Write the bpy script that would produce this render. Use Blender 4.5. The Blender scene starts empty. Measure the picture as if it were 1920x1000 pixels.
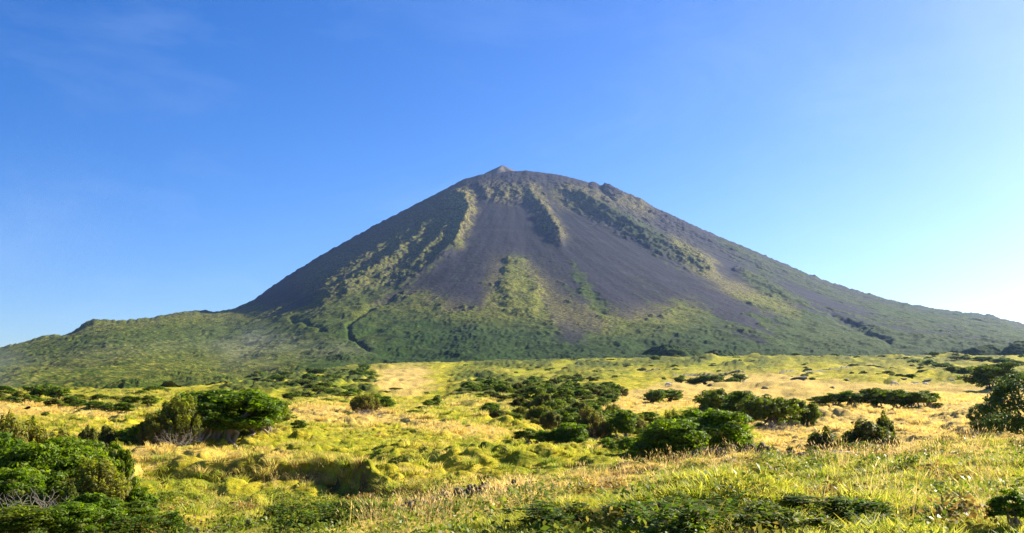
import bpy, math, random
import numpy as np

# ------------------------------------------------------------------ camera, sky, sun, exposure
SC = bpy.context.scene
COL = SC.collection
FPX = 1867.0                       # focal length in pixels of a 1920 wide picture
PITCH = math.atan(245 / FPX)
cam_d = bpy.data.cameras.new('camera')
cam_d.sensor_width = 36.0
cam_d.lens = 36.0 * FPX / 1920.0
cam_d.clip_start = 0.1
cam_d.clip_end = 60000.0
cam = bpy.data.objects.new('camera', cam_d)
COL.objects.link(cam)
cam.location = (0, 0, 0)
cam.rotation_euler = (math.pi / 2 + PITCH, 0, 0)
SC.camera = cam

SUN_AZ = math.radians(56)          # to the right of the view direction
SUN_EL = math.radians(27)
world = bpy.data.worlds.new('World')
SC.world = world
world.use_nodes = True
wn, wl = world.node_tree.nodes, world.node_tree.links
wn.clear()
w_out = wn.new('ShaderNodeOutputWorld')
w_bg = wn.new('ShaderNodeBackground')
w_sky = wn.new('ShaderNodeTexSky')
w_sky.sky_type = 'NISHITA'
w_sky.sun_disc = False
w_sky.sun_elevation = SUN_EL
w_sky.sun_rotation = SUN_AZ
w_sky.altitude = 1700
w_sky.air_density = 1.0
w_sky.dust_density = 2.9
w_sky.ozone_density = 4.0
w_hsv = wn.new('ShaderNodeHueSaturation')
w_hsv.inputs['Saturation'].default_value = 1.34
w_hsv.inputs['Hue'].default_value = 0.513
w_bg.inputs['Strength'].default_value = 0.061
wl.new(w_sky.outputs[0], w_hsv.inputs['Color'])
# thin streaks of high cloud, all over the sky
w_tc = wn.new('ShaderNodeTexCoord')
w_map = wn.new('ShaderNodeMapping')
w_map.inputs['Scale'].default_value = (1.6, 1.6, 4.2)
w_map.inputs['Rotation'].default_value = (0.0, 0.35, 0.5)
w_nz = wn.new('ShaderNodeTexNoise')
w_nz.inputs['Scale'].default_value = 2.6
w_nz.inputs['Detail'].default_value = 7.0
w_nz.inputs['Roughness'].default_value = 0.62
w_nz.inputs['Distortion'].default_value = 0.6
w_rng = wn.new('ShaderNodeMapRange')
for i_, v_ in ((1, 0.50), (2, 0.82), (3, 0.0), (4, 0.07)):
    w_rng.inputs[i_].default_value = v_
w_mix = wn.new('ShaderNodeMix')
w_mix.data_type = 'RGBA'
w_mix.inputs[7].default_value = (6.2, 7.2, 8.6, 1)
wl.new(w_tc.outputs['Generated'], w_map.inputs['Vector'])
wl.new(w_map.outputs[0], w_nz.inputs['Vector'])
wl.new(w_nz.outputs['Fac'], w_rng.inputs[0])
wl.new(w_rng.outputs[0], w_mix.inputs[0])
wl.new(w_hsv.outputs[0], w_mix.inputs[6])
wl.new(w_mix.outputs[2], w_bg.inputs['Color'])
wl.new(w_bg.outputs[0], w_out.inputs['Surface'])

sun_d = bpy.data.lights.new('sun', 'SUN')
sun_d.energy = 5.0
sun_d.angle = math.radians(0.5)
sun_d.color = (1.0, 0.91, 0.70)
sun = bpy.data.objects.new('sun', sun_d)
COL.objects.link(sun)
sun.rotation_euler = (math.pi / 2 - SUN_EL, 0, -SUN_AZ + math.pi)
sun.location = (300, 200, 300)

SC.view_settings.view_transform = 'Standard'
SC.view_settings.look = 'None'
SC.view_settings.exposure = 1.62
SC.view_settings.gamma = 1.0
SC.view_settings.use_curve_mapping = False
SC.render.engine = 'CYCLES'
SC.cycles.use_denoising = True
SC.cycles.denoising_prefilter = 'NONE'
SC.cycles.volume_bounces = 1
SC.cycles.max_bounces = 6
SC.cycles.transparent_max_bounces = 8
HAZE = 0.000022

# ------------------------------------------------------------------ projection helpers
SP, CP = math.sin(PITCH), math.cos(PITCH)


def pix2ut(px, py):
    """pixel of the 1920x1000 picture -> lateral and vertical slope of its ray (per metre forward)"""
    xc = (px - 960.0) / FPX
    yc = (500.0 - py) / FPX
    Y = CP - yc * SP
    Z = SP + yc * CP
    return xc / Y, Z / Y


def ut2pix(u, t):
    f = CP + t * SP
    yc = (-SP + t * CP) / f
    return 960.0 + FPX * u / f, 500.0 - FPX * yc


# ------------------------------------------------------------------ numpy noise
_rs = np.random.RandomState(7)
_P = _rs.permutation(256)
_P = np.concatenate([_P, _P, _P])
_ang = _rs.rand(256) * 2 * np.pi
_GX, _GY = np.cos(_ang), np.sin(_ang)


def perlin(x, y):
    xi = np.floor(x).astype(np.int64)
    yi = np.floor(y).astype(np.int64)
    xf, yf = x - xi, y - yi
    xi &= 255
    yi &= 255
    u = xf * xf * xf * (xf * (xf * 6 - 15) + 10)
    v = yf * yf * yf * (yf * (yf * 6 - 15) + 10)

    def g(ix, iy, dx, dy):
        h = _P[_P[ix] + iy]
        return _GX[h] * dx + _GY[h] * dy
    n00 = g(xi, yi, xf, yf)
    n10 = g(xi + 1, yi, xf - 1, yf)
    n01 = g(xi, yi + 1, xf, yf - 1)
    n11 = g(xi + 1, yi + 1, xf - 1, yf - 1)
    a = n00 + u * (n10 - n00)
    b = n01 + u * (n11 - n01)
    return (a + v * (b - a)) * 1.5


def fbm(x, y, octs=4, gain=0.5):
    r, a, s = 0.0, 1.0, 1.0
    for i in range(octs):
        r = r + a * perlin(x * s + 17.3 * i, y * s - 9.1 * i)
        a *= gain
        s *= 2.03
    return r


def billow(x, y, octs=2):
    """round tops with creases between them, 0..1"""
    r, a, s, n = 0.0, 1.0, 1.0, 0.0
    for i in range(octs):
        r = r + a * (1.0 - np.abs(perlin(x * s + 31.7 * i, y * s + 5.9 * i)) * 1.0)
        n += a
        a *= 0.5
        s *= 2.1
    q = r / n
    return 1.0 - np.clip((q - 0.35) / 0.65, 0, 1)


def cell_bumps(x, y, jitter=0.85):
    """rounded domes on a jittered lattice, 0..1, plus a random number per dome"""
    xi = np.floor(x).astype(np.int64)
    yi = np.floor(y).astype(np.int64)
    best = np.full(x.shape, 9.0)
    rid = np.zeros(x.shape)
    for dx in (-1, 0, 1):
        for dy in (-1, 0, 1):
            cx, cy = xi + dx, yi + dy
            h1 = _P[_P[cx & 255] + (cy & 255)] / 255.0
            h2 = _P[_P[(cx + 91) & 255] + ((cy + 57) & 255)] / 255.0
            h3 = _P[_P[(cx + 13) & 255] + ((cy + 201) & 255)] / 255.0
            d = (cx + 0.5 + (h1 - 0.5) * jitter - x) ** 2 + (cy + 0.5 + (h2 - 0.5) * jitter - y) ** 2
            d = d / (0.35 + 0.9 * h3)
            m = d < best
            best = np.where(m, d, best)
            rid = np.where(m, h3 * 0.5 + h1 * 0.5, rid)
    return np.clip(1.0 - best / 0.45, 0, 1) ** 0.6, rid


def smooth(e0, e1, x):
    t = np.clip((x - e0) / (e1 - e0), 0, 1)
    return t * t * (3 - 2 * t)


# ------------------------------------------------------------------ maps of what grows where and of coloured-in ridge sunlight, drawn on the picture's grid and carried on to the ground
RES = 4
RX0, RY0, RW, RH = -400, 280, 680, 200


def blur(a, s):
    if s <= 0:
        return a
    s = s / RES
    r = max(1, int(3 * s))
    k = np.exp(-0.5 * (np.arange(-r, r + 1) / s) ** 2)
    k /= k.sum()
    p = np.pad(a, ((r, r), (0, 0)), mode='edge')
    a = sum(k[i] * p[i:i + a.shape[0]] for i in range(2 * r + 1))
    p = np.pad(a, ((0, 0), (r, r)), mode='edge')
    return sum(k[i] * p[:, i:i + a.shape[1]] for i in range(2 * r + 1))


_gx, _gy = np.meshgrid(RX0 + (np.arange(RW) + 0.5) * RES, RY0 + (np.arange(RH) + 0.5) * RES)


def poly(pts, s=6.0, v=1.0):
    ins = np.zeros(_gx.shape, bool)
    n = len(pts)
    for i in range(n):
        x0, y0 = pts[i]
        x1, y1 = pts[(i + 1) % n]
        if y0 == y1:
            continue
        c = ((y0 > _gy) != (y1 > _gy)) & (_gx < (x1 - x0) * (_gy - y0) / (y1 - y0) + x0)
        ins ^= c
    return blur(ins.astype(float) * v, s)


def line(pts, wd, v=1.0):
    d = np.full(_gx.shape, 1e9)
    for (x0, y0), (x1, y1) in zip(pts[:-1], pts[1:]):
        L = (x1 - x0) ** 2 + (y1 - y0) ** 2
        t = np.clip(((_gx - x0) * (x1 - x0) + (_gy - y0) * (y1 - y0)) / L, 0, 1)
        d = np.minimum(d, np.hypot(_gx - x0 - t * (x1 - x0), _gy - y0 - t * (y1 - y0)))
    return v * np.exp(-(d / wd) ** 2)


def ridge(pts, wd, amp, p=1.4):
    """a crest that follows pts; amp runs along it"""
    best = np.zeros(_gx.shape)
    n = len(pts) - 1
    for i, ((x0, y0), (x1, y1)) in enumerate(zip(pts[:-1], pts[1:])):
        L = (x1 - x0) ** 2 + (y1 - y0) ** 2
        t = np.clip(((_gx - x0) * (x1 - x0) + (_gy - y0) * (y1 - y0)) / L, 0, 1)
        d = np.hypot(_gx - x0 - t * (x1 - x0), _gy - y0 - t * (y1 - y0))
        f = (i + t) / n
        a = np.interp(f, np.linspace(0, 1, len(amp)), amp)
        best = np.maximum(best, a * np.exp(-(d / wd) ** p))
    return best


def disc(cx, cy, rx, ry, v=1.0):
    q = ((_gx - cx) / rx) ** 2 + ((_gy - cy) / ry) ** 2
    return v * np.clip(1 - q, 0, 1)


def sample(a, px, py):
    fx = np.clip((px - RX0) / RES - 0.5, 0, RW - 1.001)
    fy = np.clip((py - RY0) / RES - 0.5, 0, RH - 1.001)
    ix, iy = fx.astype(int), fy.astype(int)
    wx, wy = fx - ix, fy - iy
    return (a[iy, ix] * (1 - wx) + a[iy, ix + 1] * wx) * (1 - wy) + (a[iy + 1, ix] * (1 - wx) + a[iy + 1, ix + 1] * wx) * wy


# --- mountain maps
SIL = [(-700, 735), (-300, 700), (0, 654), (55, 640), (75, 632), (105, 630), (114, 634), (135, 627), (160, 606), (175, 600), (200, 599),
       (210, 603), (240, 601), (275, 597), (320, 590), (360, 583), (372, 583), (395, 585), (430, 582), (450, 575), (480, 559),
       (520, 530), (560, 504), (620, 469), (700, 424), (770, 388), (840, 352), (870, 336), (900, 328), (925, 325), (950, 322),
       (985, 320), (1010, 323), (1050, 328), (1090, 338), (1104, 343), (1110, 340), (1117, 342), (1125, 348), (1133, 346),
       (1150, 352), (1165, 358), (1180, 367), (1220, 386), (1260, 405), (1300, 422), (1340, 440), (1400, 464), (1440, 482),
       (1480, 499), (1520, 516), (1560, 531), (1600, 543), (1640, 556), (1700, 570), (1740, 577), (1780, 583), (1820, 588),
       (1850, 591), (1890, 600), (1920, 608), (2200, 655), (2700, 720)]
veg_map = np.clip(
    poly([(-400, 650), (160, 600), (280, 590), (440, 575), (500, 585), (585, 580), (640, 566), (700, 566), (760, 560), (800, 548), (850, 580),
          (880, 600), (930, 575), (945, 540), (945, 480), (965, 472), (990, 492), (1012, 530), (1035, 585), (1060, 630), (1100, 640),
          (1130, 612), (1200, 592), (1290, 572), (1330, 592), (1400, 628), (1430, 640), (1470, 625), (1420, 590), (1380, 560), (1340, 530), (1420, 552),
          (1500, 580), (1580, 600), (1660, 612), (1740, 622), (1800, 628), (1920, 640), (2320, 690), (2320, 900), (-400, 900)], 20)
    + poly([(1060, 478), (1085, 490), (1130, 565), (1150, 602), (1105, 585), (1075, 530)], 8, 0.8)
    + poly([(1330, 440), (1480, 500), (1600, 545), (1720, 573), (1850, 590), (1920, 608), (2320, 660), (2320, 690), (1920, 642),
            (1800, 618), (1700, 600), (1560, 562), (1440, 515), (1340, 470)], 8, 0.62)
    + poly([(780, 420), (830, 400), (870, 440), (850, 472), (800, 502), (760, 528), (700, 550), (596, 572), (600, 535), (660, 500), (720, 460)], 12, 1.05)
    + poly([(985, 350), (1003, 362), (1030, 405), (1056, 438), (1052, 466), (1032, 444), (1010, 404), (988, 372)], 8, 0.5)
    + poly([(1065, 360), (1100, 372), (1180, 410), (1260, 450), (1330, 488), (1342, 515), (1300, 512), (1200, 462), (1120, 420), (1065, 388)], 9, 0.8)
    + poly([(1380, 505), (1430, 515), (1480, 548), (1520, 575), (1460, 566), (1400, 530)], 6, 0.8)
    + poly([(1640, 575), (1760, 595), (1760, 615), (1640, 600)], 8, 0.3), 0, 1)
yel_lit_map = np.clip(  # yellow rock and dry growth, plus sunlight painted on the ridge edges
    poly([(540, 530), (620, 475), (760, 400), (850, 356), (885, 362), (870, 440), (770, 526), (600, 565)], 10, 0.42)
    +
    poly([(840, 362), (888, 356), (882, 415), (862, 462), (842, 470), (850, 420), (838, 395)], 8, 0.85)
    + poly([(905, 348), (1010, 346), (1020, 372), (1045, 420), (1058, 440), (1050, 462), (1030, 430), (1010, 395), (985, 372), (920, 378)], 8, 0.8)
    + poly([(1050, 345), (1150, 368), (1230, 400), (1225, 412), (1140, 384), (1060, 362)], 8, 0.8)
    + poly([(1030, 350), (1060, 352), (1075, 395), (1050, 392)], 5, 0.5)
    + poly([(1250, 440), (1340, 490), (1345, 515), (1420, 548), (1500, 580), (1500, 592), (1380, 560), (1260, 480)], 7, 0.6)
    + poly([(930, 480), (1010, 500), (1060, 560), (1130, 590), (1290, 570), (1330, 600), (1250, 610), (1120, 620), (960, 600), (870, 600), (760, 575), (640, 590),
            (480, 600), (300, 610), (100, 640), (0, 660), (0, 630), (430, 570), (600, 580), (800, 545), (900, 590)], 12, 0.45)
    + poly([(0, 690), (300, 660), (560, 660), (560, 720), (0, 740)], 25, 0.35), 0, 1)
forest_map = np.clip(
    poly([(700, 655), (800, 610), (960, 605), (1060, 640), (1180, 640), (1300, 615), (1420, 650), (1700, 650), (1800, 640), (1920, 650), (2300, 680), (2300, 720), (700, 700)], 14, 0.75)
    + disc(1262, 668, 60, 10, 0.7)
    + poly([(640, 655), (700, 660), (700, 690), (620, 690)], 10, 0.5), 0, 1)
grey_map = np.clip(poly([(400, 640), (520, 630), (640, 640), (700, 655), (700, 668), (560, 668), (430, 672)], 10, 0.8)
                   + poly([(60, 675), (200, 640), (420, 630), (420, 650), (200, 680), (80, 705)], 12, 0.55), 0, 1)
relief = (
    ridge([(846, 362), (872, 374), (879, 395), (869, 425), (853, 460), (835, 484), (800, 508), (765, 525)], 9, (10, 30, 30, 22, 14, 6))
    + ridge([(858, 385), (832, 440), (795, 478), (770, 500)], 6, (6, 16, 14, 4))
    + ridge([(828, 382), (790, 440), (720, 500), (645, 548), (604, 560)], 8, (6, 18, 20, 20, 10))
    + ridge([(800, 398), (740, 450), (660, 505), (612, 535)], 7, (4, 12, 14, 6))
    + ridge([(760, 412), (690, 455), (620, 492)], 6, (4, 9, 4))
    + ridge([(985, 350), (1008, 382), (1030, 412), (1046, 442), (1054, 464)], 8, (10, 24, 26, 22, 6))
    + ridge([(905, 352), (915, 368), (922, 382)], 5, (8, 10, 2)) + ridge([(935, 350), (948, 366), (952, 380)], 5, (8, 9, 2)) + ridge([(962, 350), (972, 364), (976, 378)], 5, (8, 9, 2))
    + ridge([(1064, 362), (1098, 382), (1150, 414), (1210, 449), (1270, 480), (1336, 513)], 9, (12, 28, 30, 26, 22, 12))
    + poly([(1066, 364), (1100, 370), (1180, 408), (1260, 448), (1330, 488), (1340, 512), (1290, 500), (1190, 450), (1110, 405)], 5, 12)
    + ridge([(1045, 350), (1100, 362), (1160, 388), (1225, 414)], 6, (6, 12, 12, 4))
    + ridge([(1135, 350), (1180, 378), (1260, 420), (1350, 462), (1440, 500), (1540, 538)], 8, (12, 24, 24, 22, 16, 6))
    + ridge([(1382, 508), (1420, 530), (1470, 556), (1520, 578)], 7, (12, 16, 14, 4))
    + poly([(1590, 598), (1670, 628), (1760, 640), (1900, 660), (1900, 690), (1500, 660), (1400, 600)], 4, -9)
    + poly([(945, 480), (965, 475), (990, 500), (1015, 545), (1000, 600), (950, 580), (940, 540)], 6, 7)
    + line([(735, 560), (695, 576), (668, 597), (655, 612), (658, 628), (668, 642), (690, 655)], 3.0, -8)
    + line([(545, 598), (575, 606), (610, 622)], 3.0, -6)
    + line([(1560, 590), (1610, 608), (1670, 634)], 3.5, -10)
    + line([(1120, 345), (1126, 352), (1150, 380)], 4, -16)
    )
rug_map = np.clip(
    poly([(520, 535), (620, 472), (760, 396), (845, 354), (885, 362), (870, 440), (770, 526), (600, 565)], 8, 0.7)
    +
    poly([(835, 360), (888, 356), (882, 420), (852, 470), (760, 528), (600, 565), (600, 535), (700, 480), (800, 400)], 5, 1)
    + poly([(900, 342), (1010, 346), (1058, 438), (1052, 466), (1026, 446), (985, 385), (900, 380)], 4, 1)
    + poly([(1040, 345), (1135, 345), (1180, 366), (1300, 422), (1290, 440), (1345, 515), (1300, 512), (1120, 422), (1060, 390)], 4, 0.9)
    + poly([(1300, 422), (1440, 480), (1700, 570), (1700, 585), (1440, 515), (1300, 460)], 5, 0.4)
    + poly([(840, 350), (985, 318), (1140, 350), (1120, 362), (985, 344), (880, 352)], 4, 0.5)
    + poly([(1380, 505), (1430, 512), (1530, 578), (1460, 566)], 4, 0.6), 0, 1)

# --- pasture maps
dry_map = np.clip(
    poly([(1105, 782), (1150, 750), (1195, 728), (1290, 712), (1420, 704), (1520, 712), (1640, 722), (1780, 720), (2320, 715), (2320, 845), (1900, 835), (1700, 858), (1450, 860),
          (1400, 790), (1300, 770), (1200, 775)], 6, 1.0)
    + poly([(700, 686), (800, 690), (815, 712), (800, 735), (760, 748), (715, 740)], 14, 0.95)
    + poly([(520, 760), (620, 762), (740, 775), (860, 795), (960, 815), (1000, 828), (900, 822), (740, 805), (620, 798), (530, 790)], 8, 0.8)
    + poly([(-400, 752), (60, 752), (270, 772), (250, 790), (120, 785), (-400, 790)], 6, 0.7)
    + poly([(850, 745), (960, 752), (1000, 765), (900, 775), (830, 765)], 8, 0.5)
    + poly([(230, 855), (330, 850), (540, 852), (620, 868), (480, 866), (330, 868), (260, 900), (230, 890)], 7, 0.7)
    + poly([(1100, 900), (1200, 872), (1330, 858), (1430, 862), (1300, 900), (1180, 925), (1060, 945), (900, 975), (700, 1000), (560, 1010), (640, 985), (900, 945)], 9, 0.75)
    + poly([(880, 690), (1300, 686), (1500, 680), (1900, 672), (1900, 700), (1500, 705), (900, 712)], 12, 0.28), 0, 1)
green_map = np.clip(
    poly([(850, 690), (960, 682), (1180, 688), (1180, 712), (1000, 718), (860, 712)], 10, 0.9)
    + poly([(1190, 680), (1460, 680), (1470, 700), (1250, 704)], 8, 0.8)
    + poly([(420, 700), (560, 690), (690, 690), (700, 740), (600, 745), (400, 735)], 8, 0.9)
    + poly([(830, 845), (900, 832), (990, 850), (1090, 880), (1150, 850), (1240, 850), (1230, 880), (1080, 895), (960, 880)], 8, 0.9)
    + poly([(700, 668), (1960, 655), (1960, 690), (1300, 698), (960, 700), (700, 690)], 10, 0.6)
    + poly([(240, 880), (330, 880), (400, 910), (540, 940), (660, 960), (600, 980), (300, 975), (230, 930)], 10, 0.9)
    + poly([(560, 810), (760, 830), (900, 900), (700, 880), (600, 860)], 14, 0.5)
    + poly([(1400, 900), (1920, 880), (2300, 900), (2300, 1080), (900, 1080), (1000, 990), (1250, 930)], 16, 0.55), 0, 1)

# ------------------------------------------------------------------ the lie of the pasture
YS = np.array([2, 6, 12, 18, 25, 32, 40, 48, 58, 66, 80, 100, 130, 170, 220, 300, 450, 700, 1200, 1700], float)
ZC = {
    -500: [-1.9, -2.1, -2.5, -2.9, -3.4, -3.8, -4.1, -4.2, -4.2, -4.0, -3.6, -2.8, -1.6, 0.2, 1.6, 1.6, 1.0, 0, -5, -10],
    0:    [-1.8, -2.1, -2.6, -3.0, -3.5, -3.9, -4.2, -4.3, -4.3, -4.2, -3.9, -3.2, -2.0, -0.3, 1.2, 1.3, 1.0, 0, -5, -10],
    300:  [-1.8, -2.0, -2.5, -2.9, -3.5, -3.9, -4.3, -4.5, -4.5, -4.4, -4.1, -3.4, -2.6, -1.4, -0.4, 0.9, 3.0, 5, 2, -5],
    600:  [-1.8, -1.9, -2.3, -2.8, -3.4, -3.9, -4.4, -4.7, -4.7, -4.6, -4.3, -3.9, -3.3, -2.2, -0.6, 1.6, 6.0, 15, 38, 42],
    960:  [-1.7, -1.8, -2.0, -2.4, -2.9, -3.45, -4.3, -4.7, -4.8, -4.7, -4.3, -3.9, -3.3, -2.2, -0.5, 1.8, 7.0, 18.5, 43, 48],
    1300: [-1.6, -1.7, -1.8, -2.15, -2.5, -2.7, -3.0, -3.25, -4.6, -4.6, -4.2, -3.7, -3.1, -2.0, -0.4, 2.0, 8.0, 20, 48, 55],
    1600: [-1.5, -1.6, -1.75, -2.0, -2.3, -2.5, -2.7, -2.85, -4.2, -4.4, -4.0, -3.5, -2.8, -1.8, -0.2, 2.3, 8.4, 20, 48, 55],
    1920: [-1.5, -1.6, -1.75, -1.95, -2.2, -2.4, -2.55, -2.7, -3.9, -4.1, -3.8, -3.4, -2.7, -1.7, -0.1, 2.4, 8.6, 20.5, 49, 55],
    2500: [-1.5, -1.6, -1.7, -1.9, -2.1, -2.2, -2.4, -2.6, -3.7, -3.9, -3.7, -3.3, -2.6, -1.6, 0.0, 2.4, 8.6, 20.5, 49, 55]}
_LY = np.linspace(math.log(2), math.log(1700), 360)
_UC = np.array([(k - 960) / FPX for k in ZC])
_TU = np.linspace(-1.0, 1.0, 161)
_rows = []
for k in ZC:
    v = np.interp(_LY, np.log(YS), ZC[k])
    p = np.pad(v, 9, mode='edge')
    kk = np.exp(-0.5 * (np.arange(-9, 10) / 3.2) ** 2)
    kk /= kk.sum()
    _rows.append(np.convolve(p, kk, mode='valid'))
_rows = np.array(_rows)
_TAB = np.array([np.interp(_TU, _UC, _rows[:, j]) for j in range(len(_LY))]).T
_p = np.pad(_TAB, ((8, 8), (0, 0)), mode='edge')
_kk = np.exp(-0.5 * (np.arange(-8, 9) / 4.0) ** 2)
_kk /= _kk.sum()
_TAB = sum(_kk[i] * _p[i:i + _TAB.shape[0]] for i in range(17))


def base_z(x, y):
    yy = np.maximum(y, 2.0)
    u = np.clip(x / yy, -0.999, 0.999)
    fu = np.clip((u + 1.0) / 2.0 * 160, 0, 159.999)
    fl = np.clip((np.log(yy) - _LY[0]) / (_LY[-1] - _LY[0]) * 359, 0, 358.999)
    iu, il = fu.astype(int), fl.astype(int)
    a, b = fu - iu, fl - il
    return (_TAB[iu, il] * (1 - a) + _TAB[iu + 1, il] * a) * (1 - b) + (_TAB[iu, il + 1] * (1 - a) + _TAB[iu + 1, il + 1] * a) * b


def hit(px, py, dmin=50.0, dmax=1700.0, fn=None):
    """where the ray of a pixel meets the ground"""
    u, t = pix2ut(px, py)
    ys = np.exp(np.linspace(math.log(dmin), math.log(dmax), 1500))
    z = (fn or base_z)(u * ys, ys)
    k = np.nonzero(z >= t * ys)[0]
    y = ys[k[0]] if len(k) else ys[-1]
    return u * y, y


# earth bank in the near field: its upper edge as a line on the ground
_EDGE = []
for px, y, dp in [(250, 60, 0.0), (300, 61, 1.0), (400, 61, 1.6), (470, 62, 1.8), (540, 61.5, 1.6), (600, 60, 1.7), (640, 59, 2.0),
                  (670, 57, 1.8), (710, 53.5, 1.7), (755, 50, 1.5), (805, 47, 1.1), (850, 45, 0.0)]:
    _EDGE.append((pix2ut(px, 890)[0], y, dp))
_EU = np.array([e[0] for e in _EDGE])
_EY = np.array([e[1] for e in _EDGE])
_ED = np.array([e[2] for e in _EDGE])
MOUNDS = []          # (x, y, rx, ry, h)
for px, py, w, h, dm in [(1175, 742, 90, 3, 60), (955, 812, 90, 22, 60), (905, 800, 40, 12, 60), (985, 755, 60, 10, 60), (840, 795, 45, 10, 60), (640, 800, 80, 9, 60),
                         (560, 775, 70, 10, 60), (1620, 792, 90, 10, 60), (1700, 800, 110, 9, 60), (1560, 790, 70, 8, 60), (1780, 790, 90, 8, 60), (1850, 825, 120, 14, 60),
                         (900, 860, 110, 14, 50), (1010, 870, 110, 16, 50), (1100, 885, 90, 10, 50), (820, 855, 60, 8, 50), (300, 935, 50, 8, 36), (520, 950, 60, 9, 36),
                         (430, 960, 60, 9, 36), (380, 940, 40, 6, 36), (1000, 690, 120, 5, 300), (930, 676, 90, 5, 500), (1250, 674, 100, 4, 500), (1480, 672, 160, 4, 500),
                         (1300, 715, 70, 5, 250), (1420, 712, 60, 5, 250), (720, 690, 60, 5, 250), (780, 722, 60, 5, 250), (960, 718, 50, 6, 200), (860, 700, 60, 4, 250),
                         (1560, 705, 60, 5, 250), (1650, 712, 50, 5, 250), (1750, 706, 60, 6, 250), (1850, 712, 60, 5, 250), (760, 680, 70, 7, 600), (830, 678, 60, 6, 600), (910, 678, 60, 8, 600), (1060, 682, 80, 6, 600), (1150, 678, 60, 8, 600), (1330, 675, 90, 8, 600), (1420, 673, 50, 9, 600), (1560, 674, 80, 6, 600), (1680, 672, 60, 8, 600), (1790, 670, 90, 8, 600), (940, 700, 110, 8, 300), (1240, 692, 120, 8, 300), (1380, 688, 90, 6, 300), (1560, 692, 120, 7, 300), (1080, 705, 120, 8, 250), (1480, 722, 90, 7, 200), (1690, 735, 120, 7, 150), (85, 735, 60, 12, 120), (20, 742, 70, 10, 120)]:
    x, y = hit(px, py, dm)
    rx = w * y / FPX / 2
    MOUNDS.append((x, y + rx * 0.5, rx, max(rx * 0.8, 2.5), h * y / FPX))
# near hump of brambles in front of the camera
for px, y, rx, ry, h in [(1180, 17.5, 3.4, 2.2, 0.42), (1420, 17.0, 2.6, 2.0, 0.36), (1560, 30, 3.0, 3.0, 0.25), (1700, 36, 4.0, 3.0, 0.35), (1850, 40, 3.5, 3.0, 0.5),
                          (1740, 24, 3.0, 2.0, 0.25), (1880, 26, 3.0, 2.5, 0.4), (1350, 34, 4, 3, 0.2), (1050, 26, 3.0, 2.5, 0.22), (820, 27, 3, 2.4, 0.2)]:
    u, _ = pix2ut(px, 900)
    MOUNDS.append((u * y, y, rx, ry, h))
for px, y, rx, ry, h in [(640, 60.5, 1.7, 2.6, 0.40), (470, 63.5, 1.5, 2.2, 0.45), (400, 62.5, 1.6, 2.0, 0.25), (520, 63, 1.2, 2.0, 0.2), (590, 61.5, 1.2, 2.0, 0.15), (700, 56, 1.6, 2.2, 0.2)]:
    MOUNDS.append((pix2ut(px, 890)[0] * y, y, rx, ry, h))


def ground_z(x, y, fine=True):
    z = base_z(x, y)
    u = x / np.maximum(y, 2.0)
    ye = np.interp(u, _EU, _EY) + 1.4 * perlin(x * 0.40, y * 0.08 + 4.0) + 0.6 * perlin(x * 1.1, y * 0.2)
    dp = np.interp(u, _EU, _ED) * (0.9 + 0.45 * perlin(x * 0.30 + 9, y * 0.05) + 0.3 * perlin(x * 0.9, y * 0.1))
    q = y - ye
    z = z - dp * np.where(q < 0, np.exp(np.minimum(q, 0) / 9.0), 1.0) * (1 - smooth(-1.9, 0.5, q))
    z = z + 0.35 * dp * np.exp(-((q - 0.6) / 1.3) ** 2)
    for mx, my, rx, ry, h in MOUNDS:
        d = ((x - mx) / rx) ** 2 + ((y - my) / ry) ** 2
        z = z + h * np.exp(-d * 1.2)
    far = smooth(60, 260, y)
    z = z + (0.34 + 0.28 * smooth(32, 48, y) + 0.95 * far) * fbm(x / (8 + 17 * far), y / (9 + 22 * far), 3) * smooth(8, 40, y)
    if fine:
        near = (1 - smooth(90, 300, y)) * (1 - 0.7 * smooth(0.1, 0.6, dp) * smooth(-3.5, -1.5, q) * (1 - smooth(0.5, 2.0, q)))
        up = 1 - smooth(30, 45, y)
        z = z + near * (0.62 - 0.36 * up) * (cell_bumps(x / 1.7 + 0.3 * perlin(x, y), y / 1.9)[0] - 0.4) * (0.35 + 1.0 * np.clip(fbm(x / 9, y / 9 + 3, 2) + 0.4, 0, 1))
        z = z + near * 0.72 * (cell_bumps(x / 5.5 + 0.4 * perlin(x / 3, y / 3), y / 5.5 + 7)[0] - 0.3) * smooth(-0.1, 0.5, fbm(x / 16 + 5, y / 16, 2)) * smooth(28, 46, y)
        z = z + near * 0.13 * fbm(x / 0.9, y / 1.0, 3) * (0.5 + 0.7 * smooth(30, 60, y))
        z = z + far * 0.95 * (cell_bumps(x / 7.0 + 0.4 * perlin(x / 6, y / 6), y / 9.0)[0] - 0.3) * np.clip(fbm(x / 40, y / 60 + 8, 2) + 0.5, 0, 1.2)
        z = z + far * 0.25 * fbm(x / 3.0, y / 4.0, 2)
    return z


# ------------------------------------------------------------------ object helpers
def tag(o, label=None, cat=None, group=None, kind=None):
    if label:
        o['label'] = label
    if cat:
        o['category'] = cat
    if group:
        o['group'] = group
    if kind:
        o['kind'] = kind
    return o


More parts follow.
